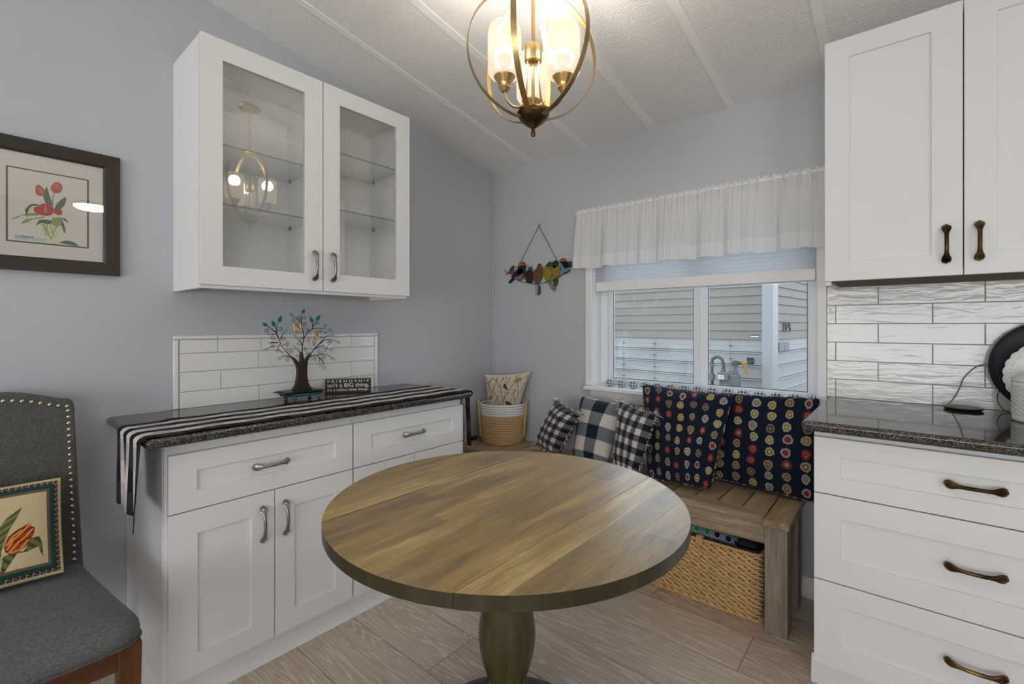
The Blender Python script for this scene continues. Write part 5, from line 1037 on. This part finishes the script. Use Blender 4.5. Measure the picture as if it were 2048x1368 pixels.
# ================================================================== RIGHT WORKTOP THINGS
m = N('black_speckled_enamel'); v_ = m.nd('ShaderNodeTexVoronoi', {'Vector': m.obj(), 'Scale': 420.}); s_ = m.ramp(v_.outputs[0], [(.06, 1.), (.10, 0.)]); m.set(col=m.mix(s_, S(20,24,34), S(150,160,170)), rough=.6); M['speck'] = m.m
t = thing('round_tray', 'large round black speckled tray leaning on the tiles at the right edge', 'tray', (2.652, -.06, .9115))
cz_, r0 = 1.0765, .165; b = MB(); tl_ = .30; n = 64; prf = [(0., 0.), (r0*.86, 0.), (r0*.93, .004), (r0, .012), (r0, .0155), (r0*.93, .0085), (r0*.86, .005), (0., .005)]; vs = []; fs = []
for (r, h) in prf:
    for k in range(n):
        a = 2*PI*k/n; u, v = r*math.cos(a), r*math.sin(a); vs.append((2.646+u, -.0575-h*math.cos(tl_*.4)+v*math.sin(tl_*.4)*1., cz_+v*math.cos(tl_*.4)))
for i in range(len(prf)-1):
    for k in range(n): fs.append((i*n+k, i*n+(k+1) % n, (i+1)*n+(k+1) % n, (i+1)*n+k))
b.add(vs, fs); b.build('disc', M['speck'], t, ang=50)
M['ceram'] = plain('white_glazed_ceramic', S(232,232,230), .25)
t = thing('scalloped_plate', 'white plate with scalloped pierced edge standing in front of the black tray', 'plate', (2.634, -.115, .913))
b = MB(); n = 144; prf = [(0., 0.), (.06, 0.), (.085, .006), (.118, .012), (.120, .014), (.118, .016), (.085, .010), (.06, .004), (0., .004)]; vs = []; fs = []
for (r, h) in prf:
    for k in range(n):
        a = 2*PI*k/n; sc = 1+(.035*abs(math.sin(a*12)) if r > .1 else 0); u, v = r*sc*math.cos(a), r*sc*math.sin(a); vs.append((2.634+u, -.112-h+v*.12, 1.048+v*.99))
for i in range(len(prf)-1):
    for k in range(n): fs.append((i*n+k, i*n+(k+1) % n, (i+1)*n+(k+1) % n, (i+1)*n+k))
b.add(vs, fs); b.build('dish', M['ceram'], t, ang=60)
b = MB()
for k in range(24):
    for da, rr in ((-.05, .104), (.05, .104), (0, .110)): a = 2*PI*(k+.5)/24+da; u, v = rr*math.cos(a), rr*math.sin(a); c_ = (2.634+u, -.112-.0125+v*.12, 1.048+v*.99); b.cyl((c_[0], c_[1]+.003, c_[2]), (c_[0], c_[1]-.0008, c_[2]), .0016, n=8)
b.build('pierced_holes', M['black'], t, smooth=False)
t = thing('ceramic_canister', 'white ceramic canister with basketweave sides at the right edge of the worktop', 'canister', (2.612, -.235, .9115))
b = MB(); b.lathe([(.0001, 0), (.088, 0), (.0915, .003), (.0915, .016), (.090, .018), (.090, .112), (.0925, .114), (.0925, .124), (.089, .127), (.0001, .127)], (2.612, -.235, .9115), 64)
for r in range(13):
    z = .9115+.022+.0070*r; n = 36
    for k in range(n):
        if (k+r) % 2: continue
        a0, a1 = 2*PI*(k+.06)/n, 2*PI*(k+1.7)/n; b.tube([(2.612+.0905*math.cos(a), -.235+.0905*math.sin(a), z) for a in np.linspace(a0, a1, 5)], [.0012, .0036, .0042, .0036, .0012], 5)
b.build('jar', M['ceram'], t, ang=50)
b = MB(); b.lathe([(.0001, .1275), (.090, .1275), (.0925, .131), (.089, .140), (.070, .150), (.040, .156), (.014, .158), (.010, .166), (.016, .172), (.012, .180), (.0001, .182)], (2.612, -.235, .9115), 64); b.build('lid', M['ceram'], t, ang=50)
t = thing('charging_pad', 'thin black round charging pad with grey cord on the right worktop', 'charger', (2.415, -.085, .9115))
b = MB(); b.lathe([(.0001, 0), (.045, 0), (.053, .003), (.055, .007), (.053, .010), (.0001, .0105)], (2.415, -.085, .9115), 48); b.build('pad', M['black'], t)
b = MB(); b.tube(curve([(2.372, -.052, .918), (2.385, -.030, .930), (2.400, -.022, .958), (2.412, -.020, .990), (2.418, -.020, 1.015), (2.432, -.020, 1.040), (2.455, -.020, 1.067), (2.48, -.020, 1.078), (2.52, -.020, 1.076), (2.535, -.020, 1.03), (2.51, -.021, .968), (2.515, -.03, .93), (2.53, -.06, .914), (2.56, -.07, .914)], 6), .0017, 8); b.build('cord', plain('grey_cord', S(96,98,100), .5), t)
t = thing('power_adapter', 'small black power adapter lying on the bench left of the rope basket', 'adapter', (.03, -.235, .4545))
b = MB(); b.box((.012, -.262, .4545), (.038, -.200, .477)); b.build('case', M['black'], t, bevel=.004, seg=3); b = MB(); b.cyl((.0385, -.225, .468), (.0390, -.225, .468), .0018, n=10); b.build('indicator', M['trimw'], t)

# ================================================================== OUTSIDE THE WINDOW
C0 = np.array([.931, 4.2486]); D1 = np.array([-.99556, .0941]); D2 = np.array([.0941, .99556])
M['siding'] = plain('taupe_vinyl_siding', S(122,116,107), .6, var=.04, nscale=3, bump=.1, bscale=60); M['skirt'] = plain('pale_metal_skirting', S(150,151,151), .45, var=.04, nscale=4)
t = thing('neighbour_house', 'grey clapboard house with white skirting outside the window', 'house', (C0[0], C0[1], -.7))
def wallpiece(D, nrm, L_, s0, nm_s, nm_k, seams):
    def pt(s_, d, z): return (C0[0]+D[0]*s_+nrm[0]*d, C0[1]+D[1]*s_+nrm[1]*d, z)
    pr = [(-.10, 2.8)]; z = 1.038+.1155*13
    k = 13; prof = []
    while k >= 0: zb = 1.038+.1155*k; prof += [(.004, zb+.1155), (.018, zb+.004), (.014, zb), (.004, zb)]; k -= 1
    prof += [(-.10, 1.038), (-.10, 1.038+.1155*14)]
    b = MB(); b.prism([pt(s0, d, z) for d, z in prof], tuple(np.append(D*L_, 0))); b.build(nm_s, M['siding'], t, smooth=False)
    pf = [(-.012, 1.037)]
    for zc_ in (.862, .688, .513, .338, .163):
        pf += [(-.012, zc_+.088+.002), (-.015, zc_+.088), (-.012, zc_+.086), (-.012, zc_+.034), (.006, zc_+.027), (.006, zc_+.020), (-.012, zc_+.011), (.006, zc_-.001), (.006, zc_-.009), (-.012, zc_-.016), (-.012, zc_-.050), (-.015, zc_-.052), (-.012, zc_-.054)]
    pf += [(-.012, -.7), (-.09, -.7), (-.09, 1.037)]
    b = MB(); b.prism([pt(s0, d, z) for d, z in pf], tuple(np.append(D*L_, 0))); sk = b.build(nm_k, M['skirt'], t, smooth=False)
    b = MB()
    for s_ in seams:
        for d in (0, .004): b.prism([pt(s_+d, .0075, -.6), pt(s_+d+.0015, .0075, -.6), pt(s_+d+.0015, .0075, 1.03), pt(s_+d, .0075, 1.03)], tuple(np.append(nrm*.001, 0)))
        for zc_ in (.95, .775, .60, .425): b.prism([pt(s_+.02*math.cos(a), .008, zc_+.012*math.sin(a)) for a in [2*PI*k/8 for k in range(8)]], tuple(np.append(nrm*.004, 0)))
    if seams: b.build('skirt_seam', plain('dark_sealant', S(90,94,98), .8), sk, smooth=False)
    return pt
p1 = wallpiece(D1, -D2, 6., 0, 'siding', 'skirting', (.50, 1.62, 2.16)); p2 = wallpiece(D2, -D1, 5., 0, 'siding', 'skirting', ())
b = MB()
def cpt(s1, d1, z): return (C0[0]+D1[0]*s1-D2[0]*d1, C0[1]+D1[1]*s1-D2[1]*d1, z)
b.prism([cpt(-.03, .03, -.7), cpt(.10, .03, -.7), cpt(.10, -.02, -.7), cpt(-.01, -.02, -.7), cpt(-.01, -.19, -.7), cpt(-.03, -.19, -.7)], (0, 0, 3.4)); b.build('corner_post', plain('white_corner_trim', S(148,150,152), .4), t, bevel=.004)
b = MB(); f0 = p2(.285, .008, 0)
for a, c_ in ((.285, .50), (.515, .726)):
    b.prism([p2(a, .008, .885), p2(c_, .008, .885), p2(c_, .008, .996), p2(a, .008, .996)], tuple(np.append(-D1*.010, 0)))
v1 = b.build('vent', plain('grey_vent_mesh', S(120,126,132), .7, var=.3, nscale=200), t, smooth=False)
dig = plain('black_house_number', S(20,20,22), .4); rz_ = math.atan2(D2[1], D2[0])
for ch, s_ in (('1', .40), ('0', .53), ('9', .68)): text(ch, .185, dig, t, p2(s_, .022, 1.142), math.radians(90), rz_, 'house_number', bold=.002, ext=.004)
b = MB(); b.prism([p1(.140, .020, 1.075), p1(.232, .020, 1.075), p1(.232, .020, 1.088), p1(.140, .020, 1.088)], tuple(np.append(-D2*.003, 0))); tg = b.build('label_plate', M['trimw'], t, smooth=False)
b = MB(); b.prism([p1(.140, .020, 1.089), p1(.232, .020, 1.089), p1(.232, .020, 1.106), p1(.140, .020, 1.106)], tuple(np.append(-D2*.003, 0))); b.build('label_text_band', plain('dark_label', S(70,66,70), .6), tg, smooth=False)
b = MB(); b.box((-20, .14, -.75), (30, 40, -.70)); o = b.build('ground', plain('grey_gravel', S(110,106,100), .9, var=.3, nscale=60, bump=.5)); o['kind'] = 'structure'
# gas meter in front of the skirting
GX = lambda px: .297+(px-1424)*.00625
GZ = lambda py: .757-(py-722)*.0066
GY = 3.95; M['gasgrey'] = plain('grey_meter_paint', S(94,98,100), .5, var=.12); M['gasdk'] = plain('weathered_steel_pipe', S(70,74,76), .5, .4, var=.2)
t = thing('gas_meter', 'grey gas meter with looped pipe and yellow valve handle against the skirting', 'gas meter', (GX(1446), GY, -.7))
b = MB(); b.tube(curve([(GX(1424), GY, -.7), (GX(1424), GY, .3), (GX(1424), GY, GZ(726)), (GX(1427), GY, GZ(717)), (GX(1435), GY, GZ(713.5)), (GX(1443), GY, GZ(717)), (GX(1446.5), GY, GZ(727)), (GX(1446.5), GY, GZ(742))], 8), .024/1.2, 14); b.build('riser_pipe', M['gasdk'], t)
b = MB(); b.cyl((GX(1424), GY, GZ(733)), (GX(1424), GY, GZ(728)), .03, n=16); b.cyl((GX(1424), GY, GZ(760)), (GX(1424), GY, GZ(747)), .036, n=16); b.cyl((GX(1424), GY, GZ(753)), (GX(1413), GY, GZ(752)), .030, n=14); b.build('shutoff_fitting', M['gasgrey'], t, bevel=.003)
b = MB(); b.box((GX(1441), GY-.07, GZ(775)), (GX(1477), GY+.09, GZ(746))); b.build('body', M['gasgrey'], t, bevel=.018, seg=4)
b = MB(); b.box((GX(1440), GY-.12, GZ(757)), (GX(1460), GY-.07, GZ(742))); ix = b.build('index_box', M['gasgrey'], t, bevel=.006)
b = MB(); b.box((GX(1441.5), GY-.123, GZ(755)), (GX(1453), GY-.1195, GZ(747.5))); lb = b.build('label', M['trimw'], ix, smooth=False)
b = MB()
for r in range(2):
    for k in range(5): b.box((GX(1442.3+2.1*k), GY-.1240, GZ(751+3*r)), (GX(1443.7+2.1*k), GY-.1232, GZ(749.3+3*r)))
b.build('label_marks', M['black'], lb, smooth=False)
b = MB(); b.cyl((GX(1446.5), GY, GZ(744)), (GX(1446.5), GY, GZ(738)), .033, n=16); b.cyl((GX(1470), GY, GZ(746)), (GX(1470), GY, GZ(738)), .036, n=16); b.cyl((GX(1470), GY, GZ(740)), (GX(1470), GY, GZ(728)), .020, n=14); b.build('union', M['gasgrey'], t, bevel=.003)
b = MB(); b.cyl((GX(1469), GY-.03, GZ(725)), (GX(1469), GY+.05, GZ(725)), .038, n=24); b.ball((GX(1469), GY, GZ(725)), .036); b.tube([(GX(1472), GY, GZ(724)), (GX(1484), GY+.08, GZ(723)), (GX(1494), 4.18, GZ(722))], .018, 12); b.build('regulator', M['gasdk'], t)
b = MB(); b.prism([p1(.205, .0, .72), p1(.285, .0, .72), p1(.285, .0, .80), p1(.205, .0, .80)], tuple(np.append(-D2*.02, 0))); b.build('wall_flange', M['black'], t, bevel=.003)
b = MB()
for dx in (0, 4): b.tube([(GX(1483+dx), GY+.03, GZ(723)), (GX(1487+dx), GY+.01, GZ(733)), (GX(1490+dx*.8), GY, GZ(744))], [(.012, .006)]*3, 8)
b.tube([(GX(1479), GY+.03, GZ(724)), (GX(1490), GY+.05, GZ(722))], .017, 10); b.build('valve_handle', plain('yellow_painted_metal', S(160,120,26), .5), t)
